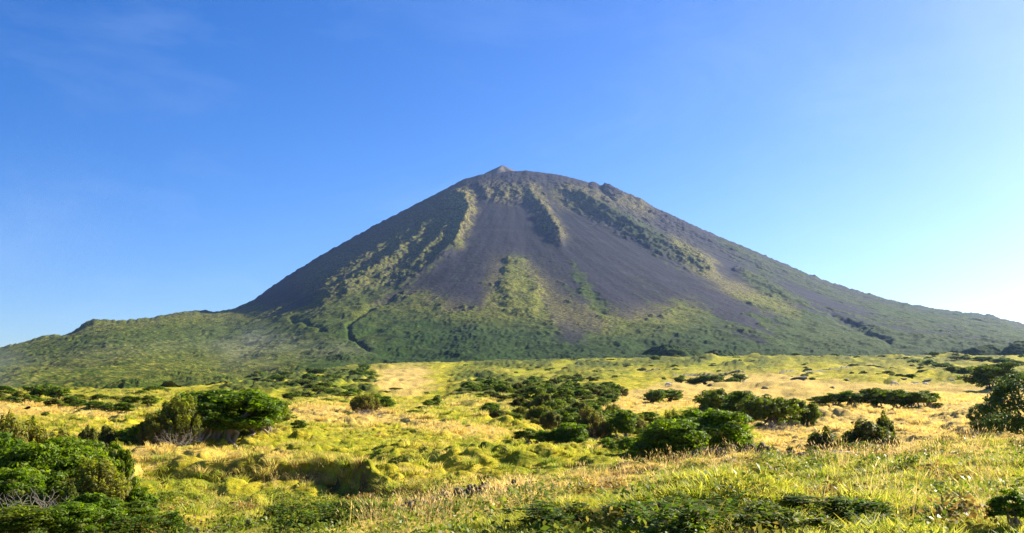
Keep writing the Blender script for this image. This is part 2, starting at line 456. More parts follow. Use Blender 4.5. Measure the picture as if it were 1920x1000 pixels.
def mesh_np(name, V, F, mat, attrs=None, smooth_shade=False):
    """mesh from arrays; F is (n,4) or (n,3)"""
    me = bpy.data.meshes.new(name)
    V = np.asarray(V, np.float32)
    F = np.asarray(F, np.int32)
    k = F.shape[1]
    me.vertices.add(len(V))
    me.vertices.foreach_set('co', V.ravel())
    me.loops.add(F.size)
    me.loops.foreach_set('vertex_index', F.ravel())
    me.polygons.add(len(F))
    me.polygons.foreach_set('loop_start', np.arange(0, F.size, k, dtype=np.int32))
    me.polygons.foreach_set('loop_total', np.full(len(F), k, np.int32))
    me.update(calc_edges=True)
    if smooth_shade:
        me.polygons.foreach_set('use_smooth', np.ones(len(F), bool))
    for nm, a in (attrs or {}).items():
        a = np.asarray(a, np.float32)
        if a.ndim == 1:
            at = me.attributes.new(nm, 'FLOAT', 'POINT')
            at.data.foreach_set('value', a)
        else:
            at = me.attributes.new(nm, 'FLOAT_VECTOR', 'POINT')
            at.data.foreach_set('vector', a.ravel())
    if mat:
        me.materials.append(mat)
    return me


def link(name, me, parent=None, loc=None):
    o = bpy.data.objects.new(name, me)
    COL.objects.link(o)
    if parent:
        o.parent = parent
    if loc is not None:
        o.location = loc
    return o


def grid_faces(nr, nc):
    i = np.arange(nr * nc).reshape(nr, nc)
    return np.stack([i[:-1, :-1], i[:-1, 1:], i[1:, 1:], i[1:, :-1]], -1).reshape(-1, 4)


# ------------------------------------------------------------------ materials
class NT:
    def __init__(self, name):
        self.m = bpy.data.materials.new(name)
        self.m.use_nodes = True
        self.t = self.m.node_tree
        self.t.nodes.clear()
        self.out = self.t.nodes.new('ShaderNodeOutputMaterial')

    def n(self, typ, **kw):
        nd = self.t.nodes.new(typ)
        for k, v in kw.items():
            setattr(nd, k, v)
        return nd

    def l(self, a, b):
        self.t.links.new(a, b)

    def attr(self, name, typ='GEOMETRY'):
        return self.n('ShaderNodeAttribute', attribute_name=name, attribute_type=typ).outputs['Fac']

    def noise(self, scale, detail=3.0, rough=0.55, vec=None, out='Fac'):
        nd = self.n('ShaderNodeTexNoise')
        nd.inputs['Scale'].default_value = scale
        nd.inputs['Detail'].default_value = detail
        nd.inputs['Roughness'].default_value = rough
        if vec is not None:
            self.l(vec, nd.inputs['Vector'])
        return nd.outputs[out]

    def math(self, op, a, b=None, clamp=False):
        nd = self.n('ShaderNodeMath', operation=op, use_clamp=clamp)
        for i, v in enumerate((a, b)):
            if v is None:
                continue
            if isinstance(v, (int, float)):
                nd.inputs[i].default_value = v
            else:
                self.l(v, nd.inputs[i])
        return nd.outputs[0]

    def ramp(self, fac, stops):
        nd = self.n('ShaderNodeValToRGB')
        e = nd.color_ramp.elements
        while len(e) < len(stops):
            e.new(0.5)
        for el, (p, c) in zip(e, stops):
            el.position = p
            el.color = (*c, 1)
        self.l(fac, nd.inputs[0])
        return nd.outputs[0]

    def mix(self, fac, a, b, mode='MIX'):
        nd = self.n('ShaderNodeMix', data_type='RGBA', blend_type=mode)
        for s, v in ((nd.inputs[0], fac), (nd.inputs[6], a), (nd.inputs[7], b)):
            if isinstance(v, (int, float)):
                s.default_value = v
            elif isinstance(v, tuple):
                s.default_value = (*v, 1)
            else:
                self.l(v, s)
        return nd.outputs[2]

    def mapr(self, v, a, b, c=0.0, d=1.0):
        nd = self.n('ShaderNodeMapRange')
        for i, q in enumerate((a, b, c, d)):
            nd.inputs[i + 1].default_value = q
        self.l(v, nd.inputs[0])
        return nd.outputs[0]

    def bsdf(self, color, rough=0.8, spec=0.2, normal=None):
        b = self.n('ShaderNodeBsdfPrincipled')
        if isinstance(color, tuple):
            b.inputs['Base Color'].default_value = (*color, 1)
        else:
            self.l(color, b.inputs['Base Color'])
        b.inputs['Roughness'].default_value = rough
        b.inputs['Specular IOR Level'].default_value = spec
        if normal is not None:
            self.l(normal, b.inputs['Normal'])
        return b.outputs[0]

    def bump(self, h, strength, dist):
        b = self.n('ShaderNodeBump')
        b.inputs['Strength'].default_value = strength
        b.inputs['Distance'].default_value = dist
        self.l(h, b.inputs['Height'])
        return b.outputs[0]

    def end(self, sh):
        self.l(sh, self.out.inputs['Surface'])
        return self.m

    def leaf(self, color, trans=0.4, tcol=None, rough=0.6, spec=0.25):
        """thin leaf: part reflects, part lets the light through"""
        b = self.bsdf(color, rough, spec)
        t = self.n('ShaderNodeBsdfTranslucent')
        self.l(tcol if tcol is not None else color, t.inputs['Color'])
        mx = self.n('ShaderNodeMixShader')
        mx.inputs[0].default_value = trans
        self.l(b, mx.inputs[1])
        self.l(t.outputs[0], mx.inputs[2])
        return self.end(mx.outputs[0])


def mat_pasture():
    m = NT('pasture_turf')
    pos = m.n('ShaderNodeNewGeometry').outputs['Position']
    dry, grn = m.attr('dry'), m.attr('lush')
    n1 = m.noise(0.35, 4, 0.6, pos)
    n2 = m.noise(2.2, 4, 0.65, pos)
    n3 = m.noise(0.07, 3, 0.6, pos)
    base = m.ramp(n1, [(0.25, (0.11, 0.15, 0.010)), (0.40, (0.27, 0.26, 0.014)), (0.54, (0.44, 0.36, 0.022)), (0.75, (0.56, 0.43, 0.060))])
    lush = m.ramp(n2, [(0.3, (0.06, 0.12, 0.008)), (0.55, (0.17, 0.215, 0.014)), (0.75, (0.33, 0.30, 0.022))])
    gold = m.ramp(n2, [(0.25, (0.34, 0.25, 0.07)), (0.5, (0.52, 0.365, 0.105)), (0.75, (0.62, 0.45, 0.15))])
    f = m.math('ADD', m.math('MULTIPLY', dry, 1.1), m.math('MULTIPLY', m.math('SUBTRACT', n3, 0.5), 0.9), True)
    g = m.math('MULTIPLY', grn, m.mapr(n1, 0.3, 0.65, 1.0, 0.25), True)
    g = m.math('MAXIMUM', g, m.math('MULTIPLY', m.attr('hollow_shade'), 0.9))  # dark green in the hollows also stands in for shade between tussocks
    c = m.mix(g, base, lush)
    c = m.mix(m.math('MULTIPLY', m.mapr(f, 0.15, 0.75), m.mapr(m.attr('hollow_shade'), 0.0, 1.0, 1.0, 0.82)), c, gold)
    scr = m.attr('scrub')
    dk = m.ramp(n2, [(0.3, (0.020, 0.045, 0.008)), (0.7, (0.065, 0.085, 0.018))])
    c = m.mix(scr, c, dk)
    soil = m.mix(n2, (0.05, 0.032, 0.014), (0.24, 0.145, 0.055))
    c = m.mix(m.mapr(m.noise(0.9, 4, 0.7, pos), 0.60, 0.74, 0.0, 0.75), c, (0.20, 0.125, 0.030))
    c = m.mix(m.attr('soil'), c, soil)
    nb = m.bump(m.noise(3.2, 6, 0.72, pos), 0.85, 0.30)
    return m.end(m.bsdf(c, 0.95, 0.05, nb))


def mat_mountain():
    m = NT('mountain_ground')
    pos = m.n('ShaderNodeNewGeometry').outputs['Position']
    veg, yel, forest, grey = m.attr('veg'), m.attr('yellow'), m.attr('forest'), m.attr('grey')
    rid = m.attr('clump')
    n1 = m.noise(0.012, 5, 0.65, pos)
    n2 = m.noise(0.06, 4, 0.65, pos)
    n3 = m.noise(0.16, 3, 0.7, pos)
    scree = m.ramp(n1, [(0.3, (0.0108, 0.0110, 0.0205)), (0.55, (0.0165, 0.0165, 0.030)), (0.75, (0.026, 0.0255, 0.039))])
    scree = m.mix(m.mapr(m.attr('lane'), 0.2, 0.85), m.mix(1.0, scree, (0.75, 0.77, 0.82), 'MULTIPLY'), m.mix(1.0, scree, (1.30, 1.26, 1.22), 'MULTIPLY'))
    green = m.ramp(n2, [(0.3, (0.011, 0.031, 0.002)), (0.5, (0.024, 0.056, 0.003)), (0.72, (0.062, 0.087, 0.004))])
    green = m.mix(m.mapr(n1, 0.40, 0.62), green, m.ramp(n2, [(0.3, (0.022, 0.035, 0.003)), (0.6, (0.068, 0.074, 0.005))]))
    green = m.mix(m.math('MULTIPLY', rid, 0.45), green, (0.020, 0.048, 0.004))
    green = m.mix(m.mapr(n3, 0.55, 0.40), green, (0.017, 0.042, 0.005))
    green = m.mix(m.mapr(n3, 0.60, 0.72), green, (0.19, 0.165, 0.033))
    yl = m.ramp(n3, [(0.3, (0.12, 0.11, 0.014)), (0.5, (0.28, 0.245, 0.034)), (0.7, (0.46, 0.39, 0.08))])  # pale yellow of rock and growth; on ridges it also imitates sunlit edges
    dark = m.mix(m.mapr(n2, 0.35, 0.65), (0.007, 0.023, 0.004), (0.021, 0.048, 0.005))
    gr = m.ramp(n3, [(0.35, (0.06, 0.085, 0.03)), (0.6, (0.15, 0.14, 0.085)), (0.78, (0.36, 0.33, 0.26))])
    rk = m.noise(0.11, 5, 0.75, pos)
    rockc = m.ramp(m.noise(0.3, 3, 0.6, pos), [(0.3, (0.020, 0.017, 0.021)), (0.7, (0.075, 0.062, 0.060))])
    fy = m.math('MULTIPLY', yel, m.mapr(n3, 0.36, 0.60), True)
    c = m.mix(m.math('MULTIPLY', veg, 1.0, True), scree, green)
    c = m.mix(forest, c, dark)
    c = m.mix(m.math('MULTIPLY', grey, m.mapr(n2, 0.35, 0.6)), c, gr)
    c = m.mix(fy, c, yl)
    c = m.mix(m.math('MULTIPLY', m.attr('rock'), m.mapr(rk, 0.47, 0.58), True), c, rockc)
    nb = m.bump(n3, 0.5, 3.0)
    return m.end(m.bsdf(c, 0.95, 0.05, nb))


def mat_leaf(name, c0, c1, c2, trans=0.35, tip=None):
    """tint runs over the leaves, 'dead' marks brown ones"""
    m = NT(name)
    t = m.attr('tint')
    rnd = m.n('ShaderNodeObjectInfo').outputs['Random']
    c = m.ramp(t, [(0.0, c0), (0.5, c1), (1.0, c2)])
    c = m.mix(m.math('MULTIPLY', m.math('SUBTRACT', rnd, 0.35), 0.5, True), c, (0.16, 0.15, 0.014))
    c = m.mix(m.attr('dead'), c, tip or (0.14, 0.085, 0.035))
    hs = m.n('ShaderNodeHueSaturation')
    hs.inputs['Saturation'].default_value = 1.05
    hs.inputs['Value'].default_value = 1.7
    m.l(c, hs.inputs['Color'])
    return m.leaf(c, trans, hs.outputs[0])


def mat_bark(name, a, b):
    m = NT(name)
    pos = m.n('ShaderNodeTexCoord').outputs['Object']
    n = m.noise(14.0, 4, 0.6, pos)
    return m.end(m.bsdf(m.mix(n, a, b), 0.9, 0.1, m.bump(n, 0.5, 0.02)))


def mat_plain(name, a, b, scale=3.0, rough=0.9, spec=0.15, bump=0.5):
    m = NT(name)
    pos = m.n('ShaderNodeTexCoord').outputs['Object']
    n = m.noise(scale, 5, 0.65, pos)
    return m.end(m.bsdf(m.mix(n, a, b), rough, spec, m.bump(n, bump, 0.05)))


def mat_grass(name, g0, g1, d0, d1, trans=0.5):
    m = NT(name)
    dry = m.attr('dry', 'INSTANCER')
    rv = m.attr('rv', 'INSTANCER')
    t = m.attr('tint')
    g = m.mix(rv, g0, g1)
    d = m.mix(rv, d0, d1)
    c = m.mix(dry, g, d)
    c = m.mix(m.math('MULTIPLY', t, 0.5), c, d1)
    hs = m.n('ShaderNodeHueSaturation')
    hs.inputs['Value'].default_value = 1.45
    m.l(c, hs.inputs['Color'])
    return m.leaf(c, trans, hs.outputs[0], 0.5, 0.2)


M_PAST = mat_pasture()
M_MTN = mat_mountain()
M_JUN = mat_leaf('juniper_leaf', (0.030, 0.070, 0.003), (0.098, 0.168, 0.006), (0.24, 0.31, 0.011), 0.45)
M_HEA = mat_leaf('heath_leaf', (0.046, 0.080, 0.006), (0.135, 0.165, 0.010), (0.30, 0.31, 0.018), 0.45, (0.16, 0.090, 0.042))
M_OLV = mat_leaf('wind_tree_leaf', (0.030, 0.064, 0.006), (0.085, 0.135, 0.010), (0.165, 0.22, 0.018), 0.38)
M_BRD = mat_leaf('broad_leaf', (0.014, 0.046, 0.012), (0.034, 0.085, 0.018), (0.070, 0.135, 0.026), 0.3)
M_FERN = mat_leaf('fern_leaf', (0.045, 0.095, 0.010), (0.105, 0.180, 0.016), (0.20, 0.25, 0.025), 0.45, (0.22, 0.12, 0.03))
M_BRAM = mat_leaf('bramble_leaf', (0.025, 0.060, 0.006), (0.080, 0.140, 0.010), (0.20, 0.25, 0.018), 0.42, (0.22, 0.13, 0.05))
M_BARK = mat_bark('pale_bark', (0.15, 0.115, 0.08), (0.40, 0.34, 0.26))
M_DARKBARK = mat_bark('dark_bark', (0.05, 0.036, 0.026), (0.17, 0.13, 0.095))
M_TWIG = mat_bark('dead_twig', (0.22, 0.18, 0.14), (0.48, 0.42, 0.35))
M_STONE = mat_plain('lava_stone', (0.055, 0.047, 0.032), (0.22, 0.185, 0.115), 6.0)
M_GRASS = mat_grass('grass_blade', (0.095, 0.19, 0.005), (0.42, 0.41, 0.013), (0.50, 0.37, 0.075), (0.62, 0.46, 0.15))
M_STALK = mat_grass('stalk_blade', (0.34, 0.28, 0.04), (0.46, 0.36, 0.07), (0.46, 0.30, 0.09), (0.58, 0.41, 0.17), 0.45)

# ------------------------------------------------------------------ ground
def warp(X, Y):
    k = 4 + Y / 26
    return (20 + 14 * smooth(150, 500, Y)) * fbm(X / k, Y / k, 4), 6 * fbm(X / k + 40, Y / (k * 1.5), 4)


def build_ground():
    us = np.concatenate([np.linspace(-0.98, -0.60, 24)[:-1], np.linspace(-0.60, 0.60, 800), np.linspace(0.60, 0.98, 24)[1:]])
    ys = np.exp(np.concatenate([np.linspace(math.log(2.0), math.log(13), 20)[:-1], np.linspace(math.log(13), math.log(140), 450)[:-1], np.linspace(math.log(140), math.log(1700), 210)]))
    U, Y = np.meshgrid(us, ys)
    X = U * Y
    Z = ground_z(X, Y)
    px, py = ut2pix(U, ground_z(X, Y, False) / Y)
    wx, wy = warp(X, Y)
    dry = sample(dry_map, px + wx, py + wy)
    lush = sample(green_map, px + wx, py + wy)
    # far rough ground with low scrub grown into it
    scr = sample(scrub_map, px + wx * 0.7, py + wy * 0.6) * smooth(-0.25, 0.35, fbm(X / (4 + Y / 40), Y / (4 + Y / 25), 3) + 0.25)
    bumps, rid = cell_bumps(X / 3.2, Y / 3.6)
    cb = cell_bumps(X / 1.7 + 0.3 * perlin(X, Y), Y / 1.9)[0]
    hollow_shade = np.where(Y < 160, np.clip(0.75 - cb * 1.3, 0, 1), smooth(0.0, 0.6, fbm(X / 5, Y / 9, 3))) * (0.35 + 0.65 * smooth(-0.4, 0.3, fbm(X / 9, Y / 9 + 3, 2)))  # greener grass low between tussocks, with crease shade put into the colour
    Z = Z + scr * bumps * (0.5 + 1.3 * smooth(150, 400, Y))
    ye = np.interp(U, _EU, _EY)
    dp = np.interp(U, _EU, _ED)
    soil = smooth(0.2, 0.9, dp) * smooth(-2.6, -1.5, Y - ye) * (1 - smooth(-0.5, 0.4, Y - ye)) * smooth(-0.5, 0.3, fbm(X * 0.8, Y * 0.8, 3)) * 0.95
    me = mesh_np('ground', np.stack([X, Y, Z], -1).reshape(-1, 3), grid_faces(*X.shape), M_PAST,
                 {'dry': dry.ravel(), 'lush': lush.ravel(), 'scrub': np.clip(scr, 0, 1).ravel(), 'soil': soil.ravel(), 'hollow_shade': hollow_shade.ravel()}, True)
    tag(link('ground', me), 'rolling pasture of yellow and green grass below the mountain', kind='structure')


scrub_map = np.clip(
    poly([(400, 735), (430, 700), (560, 690), (700, 688), (712, 740), (640, 748), (560, 742)], 6, 0.9)
    + poly([(830, 748), (850, 712), (900, 700), (960, 712), (1110, 712), (1172, 735), (1165, 755), (1100, 778), (1000, 785), (900, 775)], 6, 0.75)
    + poly([(1000, 678), (1450, 672), (1460, 700), (1240, 700), (1100, 712), (1000, 700)], 10, 0.55)
    + poly([(840, 680), (1000, 676), (1000, 712), (850, 715)], 10, 0.5)
    + poly([(700, 668), (1960, 655), (1960, 680), (1300, 683), (960, 690), (860, 684), (700, 690)], 5, 0.55)
    + poly([(1560, 672), (1960, 668), (1960, 705), (1800, 722), (1560, 700)], 10, 0.45)
    + poly([(-400, 722), (100, 718), (270, 735), (300, 768), (200, 772), (0, 752), (-400, 750)], 6, 0.7), 0, 1)
build_ground()

# ------------------------------------------------------------------ mountain
_SX = np.array([s[0] for s in SIL], float)
_SY = np.array([s[1] for s in SIL], float)
MY0 = np.array([(-800, 380), (0, 380), (250, 400), (420, 560), (620, 820), (720, 1080), (2700, 1120)], float)
MYC = np.array([(-800, 2300), (0, 2600), (240, 2900), (460, 4000), (700, 4300), (985, 4500), (1300, 4500), (1700, 4400), (2700, 3900)], float)


def build_mountain():
    pxs = np.concatenate([np.linspace(-760, -70, 30)[:-1], np.linspace(-70, 1990, 900), np.linspace(1990, 2680, 30)[1:]])
    us = (pxs - 960) / FPX * 1.0
    srow = np.interp(pxs, _SX, _SY)
    srow = srow - 1.6 * fbm(pxs / 13, pxs * 0 + 3.3, 4) * smooth(350, 420, srow) - 0.8 * fbm(pxs / 6, pxs * 0 + 8.3, 2)
    _, tS = pix2ut(pxs, srow)
    us = np.array([pix2ut(a, b)[0] for a, b in zip(pxs, srow)])
    y0 = np.interp(pxs, MY0[:, 0], MY0[:, 1])
    yc = np.interp(pxs, MYC[:, 0], MYC[:, 1])
    k = np.exp(-0.5 * (np.arange(-40, 41) / 16) ** 2)
    k /= k.sum()
    y0 = np.convolve(np.pad(y0, 40, mode='edge'), k, mode='valid')
    yc = np.convolve(np.pad(yc, 40, mode='edge'), k, mode='valid')
    tb = base_z(us * y0, y0) / y0 - 0.004
    kw = np.exp(-0.5 * (np.arange(-60, 61) / 22.0) ** 2)
    kw /= kw.sum()
    tSm = np.convolve(np.pad(tS, 60, mode='edge'), kw, mode='valid')
    side = np.clip(np.abs(pxs - 985) / 620, 0, 1)
    a = 0.25 + 0.6 * side
    s = np.linspace(0, 1, 520)[:, None]
    g = s * (1 + a) - a * s * s
    T = tb + (tSm - tb) * g + (tS - tSm) * smooth(0.72, 1.0, s)
    Y = y0 + (yc - y0) * s
    # beyond the crest the mountain falls away again
    sb = np.concatenate([[0.01, 0.03, 0.06, 0.1], np.linspace(0.16, 1.0, 18)])[:, None]
    Yb = yc + 2400 * sb
    zc = tS * yc
    Zb = zc + (tS * 0.2) * 2400 * sb * (1 - sb) - (zc + 30) * np.clip(sb, 0, 1) ** 1.35
    Yf = np.concatenate([Y, Yb])
    Z = np.concatenate([T * Y, Zb])
    U = np.broadcast_to(us, Yf.shape)
    X = U * Yf
    px, py = ut2pix(U, Z / Yf)
    front = np.concatenate([np.ones((520, len(us))), np.zeros((len(sb), len(us)))])
    py = np.where(front > 0, py, srow)
    kx = Yf / 2500.0
    wx = 9 * fbm(X / 60, Yf / 160, 4)
    wy = 5 * fbm(X / 60 + 50, Yf / 160 + 9, 3)
    wx = wx + 4.5 * fbm(X / 16, Yf / 42, 3)
    veg = sample(veg_map, px + wx, py + wy)
    # plants thin out in streaks up the scree
    ang = np.arctan2(X, 4600 - Yf)
    streak = fbm(ang * 26, Yf / 900, 4)
    fine = 0.6 * fbm(ang * 95, Yf / 260, 3) + 0.6 * fbm(X / 13, Yf / 34, 3)
    mid = np.clip(1.25 - np.abs(veg - 0.5) * 1.6, 0, 1)
    veg = smooth(0.32, 0.70, veg + (0.36 * streak + 0.50 * fine) * mid)
    speck = smooth(0.35, 0.75, fine + 0.5 * streak) * smooth(400, 590, py) * 0.7 * (1 - 0.75 * smooth(1150, 1300, px))
    left = poly([(520, 540), (620, 475), (760, 400), (850, 356), (885, 362), (870, 440), (770, 526), (600, 565)], 10, 1.0)
    speck = np.maximum(speck, smooth(0.05, 0.5, fine) * sample(left, px, py) * 0.75)
    veg = np.clip(np.maximum(veg, speck), 0, 1)
    lane = np.clip(0.5 + 0.55 * fbm(ang * 70 + 11, Yf / 700, 4) + 0.25 * fbm(ang * 200, Yf / 500, 2), 0, 1)
    yel = sample(yel_lit_map, px + wx, py + wy)
    forest = sample(forest_map, px + wx, py + wy)
    grey = sample(grey_map, px + wx, py + wy)
    rug = sample(rug_map, px + wx * 0.5, py + wy * 0.5)
    up = front * (1 - smooth(0.985, 1.0, np.concatenate([s, 1 + sb])))
    Z = Z + 1.0 * sample(relief, px + wx * 0.55, py + wy * 0.55) * up
    rel = fbm(ang * 40 + 3, Yf / 420, 4)
    Z = Z + 1.2 * rug * (2.5 * rel + 4 * fbm(X / 34, Yf / 70, 3) + 6 * (0.4 - np.abs(perlin(ang * 55 + 3, Yf / 90))) + 4.5 * (0.4 - np.abs(perlin(X / 17, Yf / 40))) + 2.5 * fbm(X / 9, Yf / 20, 2)) * (0.35 + 0.65 * up)
    Z = Z + (1 - veg) * (1.3 * fbm(ang * 45, Yf / 400, 4) + 0.7 * fbm(X / 9, Yf / 18, 3)) * up
    bs = 4.5 + 3.0 * smooth(900, 2600, Yf)
    b1, r1 = cell_bumps(X / bs + 0.4 * perlin(X / 9, Yf / 9), Yf / (bs * 1.3))
    b2, r2 = cell_bumps(X / 15 + 0.5 * perlin(X / 20, Yf / 20), Yf / 24)
    dens = smooth(-0.30, 0.45, fbm(X / 45, Yf / 90, 4) + 0.45 * forest)
    hgt = (1.0 + 0.7 * smooth(700, 2500, Yf)) * (0.35 + 0.8 * dens) * (1 + 0.6 * forest) * (1 - 0.8 * rug)
    Z = Z + veg * hgt * b1 * (0.4 + 0.9 * r1) * (0.3 + 0.7 * front)
    Z = Z + veg * 1.2 * b2 * dens * front
    Z = Z + veg * 5.0 * fbm(X / 70, Yf / 130, 3) * up
    clump = veg * np.clip(b1 * 1.3, 0, 1) * (0.35 + 0.65 * dens)
    me = mesh_np('mountain', np.stack([X, Yf, Z], -1).reshape(-1, 3), grid_faces(*X.shape), M_MTN,
                 {'veg': veg.ravel(), 'yellow': yel.ravel(), 'forest': np.clip(forest, 0, 1).ravel(), 'grey': grey.ravel(), 'clump': clump.ravel(), 'lane': lane.ravel(), 'rock': rug.ravel()}, True)
    tag(link('mountain', me), 'steep volcanic cone of bare lava scree with green lower slopes', kind='structure')
    # small peak standing on the crater behind the rim
    yy = 4620.0
    n, m_ = 40, 18
    V = []
    for i in range(m_):
        f = i / (m_ - 1)
        for j in range(n):
            an = 2 * math.pi * j / n
            rr = 112 * (1 - f) ** 1.1 + 13 * (1 - f ** 3)
            rr *= 1 + 0.30 * float(perlin(np.array([math.cos(an) * 2.2 + 5]), np.array([math.sin(an) * 2.2 + f * 2]))[0])
            V.append((rr * math.cos(an), rr * math.sin(an), 72 * f))
    F = [(i * n + j, i * n + (j + 1) % n, (i + 1) * n + (j + 1) % n, (i + 1) * n + j) for i in range(m_ - 1) for j in range(n)]
    V.append((0, 0, 73))
    me = mesh_np('summit_peak', V, F, M_PEAK, None, True)
    u, t = pix2ut(942, 310)
    tag(link('summit_peak', me, None, (u * yy, yy, t * yy - 71)), 'small grey peak rising behind the crater rim', kind='structure')


M_PEAK = mat_plain('peak_rock', (0.085, 0.075, 0.070), (0.20, 0.175, 0.155), 0.06, 0.95, 0.05, 0.4)
build_mountain()


def build_hill(px, row, wpx, hpx, Y, seed, label):
    """wooded knoll at the foot of the mountain"""
    u, t = pix2ut(px, row)
    R, H = wpx * Y / FPX / 2, (hpx + 16) * Y / FPX
    n, m_ = 110, 40
    A, Q = np.meshgrid(np.linspace(0, 2 * np.pi, n), np.linspace(0, 1.25, m_))
    rr = R * Q * (1 + 0.22 * perlin(np.cos(A) * 1.3 + seed, np.sin(A) * 1.3))
    x, y = rr * np.cos(A), rr * np.sin(A)
    z = H * (1 - np.clip(Q, 0, 1.25) ** 2.4) * (1 + 0.25 * perlin(x / R * 1.7 + seed, y / R * 1.7))
    cb, r1 = cell_bumps((x + 31 * seed) / 3.4, (y + 17 * seed) / 3.6)
    z = z + 1.5 * cb * (0.4 + 0.9 * r1) + 0.8 * fbm(x / 5 + seed, y / 5, 3)
    one = np.ones(x.size)
    me = mesh_np('hill', np.stack([x, y, z], -1).reshape(-1, 3), grid_faces(m_, n), M_MTN,
                 {'veg': one, 'yellow': 0 * one, 'forest': one * 0.45, 'grey': 0 * one, 'clump': cb.ravel()}, True)
    tag(link('hill', me, None, (u * Y, Y, t * Y - 16 * Y / FPX)), label, kind='structure')


build_hill(1265, 672, 150, 21, 1165, 3, 'dark wooded knoll at the foot of the mountain right of the middle')
build_hill(1352, 672, 120, 12, 1180, 5, 'lower wooded knoll joined to the dark one on its right')
build_hill(1835, 672, 180, 19, 1300, 8, 'bluish wooded knoll at the right foot of the mountain')
build_hill(1930, 674, 170, 29, 1260, 11, 'wooded hill cut off by the right edge at the foot of the mountain')
# low country round about, out to the horizon
seg = 24
gx = np.linspace(-7000, 7000, seg)
GX, GY = np.meshgrid(gx, gx)
me = mesh_np('lowland', np.stack([GX, GY, np.full_like(GX, -45.0)], -1).reshape(-1, 3), grid_faces(seg, seg), M_PAST,
             {'dry': np.zeros(GX.size), 'lush': np.ones(GX.size), 'scrub': np.full(GX.size, 0.6), 'soil': np.zeros(GX.size)})
tag(link('lowland', me), 'low green country around the mountain', kind='structure')

# ------------------------------------------------------------------ air
def build_haze():
    x, y0, y1, z0, z1 = 7200, -7200, 7200, -47, 1150
    V = [(-x, y0, z0), (x, y0, z0), (x, y1, z0), (-x, y1, z0), (-x, y0, z1), (x, y0, z1), (x, y1, z1), (-x, y1, z1)]
    F = [(3, 2, 1, 0), (4, 5, 6, 7), (0, 1, 5, 4), (1, 2, 6, 5), (2, 3, 7, 6), (3, 0, 4, 7)]
    m = NT('haze_air')
    v = m.n('ShaderNodeVolumePrincipled')
    v.inputs['Color'].default_value = (0.34, 0.52, 1.0, 1)
    v.inputs['Density'].default_value = HAZE
    v.inputs['Anisotropy'].default_value = 0.4
    m.l(v.outputs[0], m.out.inputs['Volume'])
    me = mesh_np('haze', V, F, m.m)
    tag(link('haze', me), 'thin blue haze of the air between the camera and the mountain', kind='stuff')


build_haze()


def build_mist(px, py, Y, w, h, d, dens, scale, label, thr=0.42):
    u, t = pix2ut(px, py)
    n, m_ = 24, 12
    V, F = [], []
    for i in range(m_ + 1):
        th = math.pi * i / m_
        for j in range(n):
            V.append((0.5 * w * math.sin(th) * math.cos(2 * math.pi * j / n), 0.5 * d * math.sin(th) * math.sin(2 * math.pi * j / n), 0.5 * h * math.cos(th)))
    for i in range(m_):
        for j in range(n):
            F.append((i * n + j, (i + 1) * n + j, (i + 1) * n + (j + 1) % n, i * n + (j + 1) % n))
    m = NT('mist_air')
    tc = m.n('ShaderNodeTexCoord').outputs['Object']
    mp = m.n('ShaderNodeVectorMath', operation='MULTIPLY')
    m.l(tc, mp.inputs[0])
    mp.inputs[1].default_value = (2.0 / w, 2.0 / d, 2.0 / h)
    ln = m.n('ShaderNodeVectorMath', operation='LENGTH')
    m.l(mp.outputs[0], ln.inputs[0])
    fall = m.mapr(ln.outputs['Value'], 0.15, 1.0, 1.0, 0.0)
    nz = m.mapr(m.noise(scale, 5, 0.62, mp.outputs[0]), thr, 0.75)
    v = m.n('ShaderNodeVolumePrincipled')
    v.inputs['Color'].default_value = (0.85, 0.90, 0.96, 1)
    v.inputs['Anisotropy'].default_value = 0.3
    m.l(m.math('MULTIPLY', m.math('MULTIPLY', m.math('POWER', fall, 1.5), nz), dens), v.inputs['Density'])
    m.l(v.outputs[0], m.out.inputs['Volume'])
    me = mesh_np('mist', V, F, m.m)
    tag(link('mist', me, None, (u * Y, Y, t * Y)), label, kind='stuff')


build_mist(462, 645, 760, 110, 60, 50, 0.007, 2.3, 'thin wisp of mist drifting before the left slope')
build_mist(-10, 690, 520, 60, 40, 60, 0.012, 1.4, 'thin mist at the left edge above the bushes')
build_mist(60, 450, 1900, 560, 480, 300, 0.0006, 1.3, 'faint veil of cloud in the sky at the left', 0.36)
#@@OBJECTS
# ------------------------------------------------------------------ plant builders
def leaf_cards(rng, C, Nrm, size, slim=0.45):
    """diamond leaves at C, facing Nrm; size per leaf"""
    n = len(C)
    Nrm = Nrm / (np.linalg.norm(Nrm, axis=1, keepdims=True) + 1e-9)
    r = rng.normal(size=(n, 3))
    T = np.cross(Nrm, r)
    T /= (np.linalg.norm(T, axis=1, keepdims=True) + 1e-9)
    B = np.cross(Nrm, T)
    s = size[:, None]
    V = np.stack([C - T * s, C + B * s * slim + Nrm * s * 0.15, C + T * s, C - B * s * slim + Nrm * s * 0.15], 1).reshape(-1, 3)
    F = np.arange(4 * n).reshape(n, 4)
    return V, F


def shell(rng, c, rad, n, inner=0.6):
    d = rng.normal(size=(n, 3))
    d /= np.linalg.norm(d, axis=1, keepdims=True)
    q = inner + (1 - inner) * rng.rand(n, 1) ** 0.6
    return c + d * q * rad, d, q[:, 0]


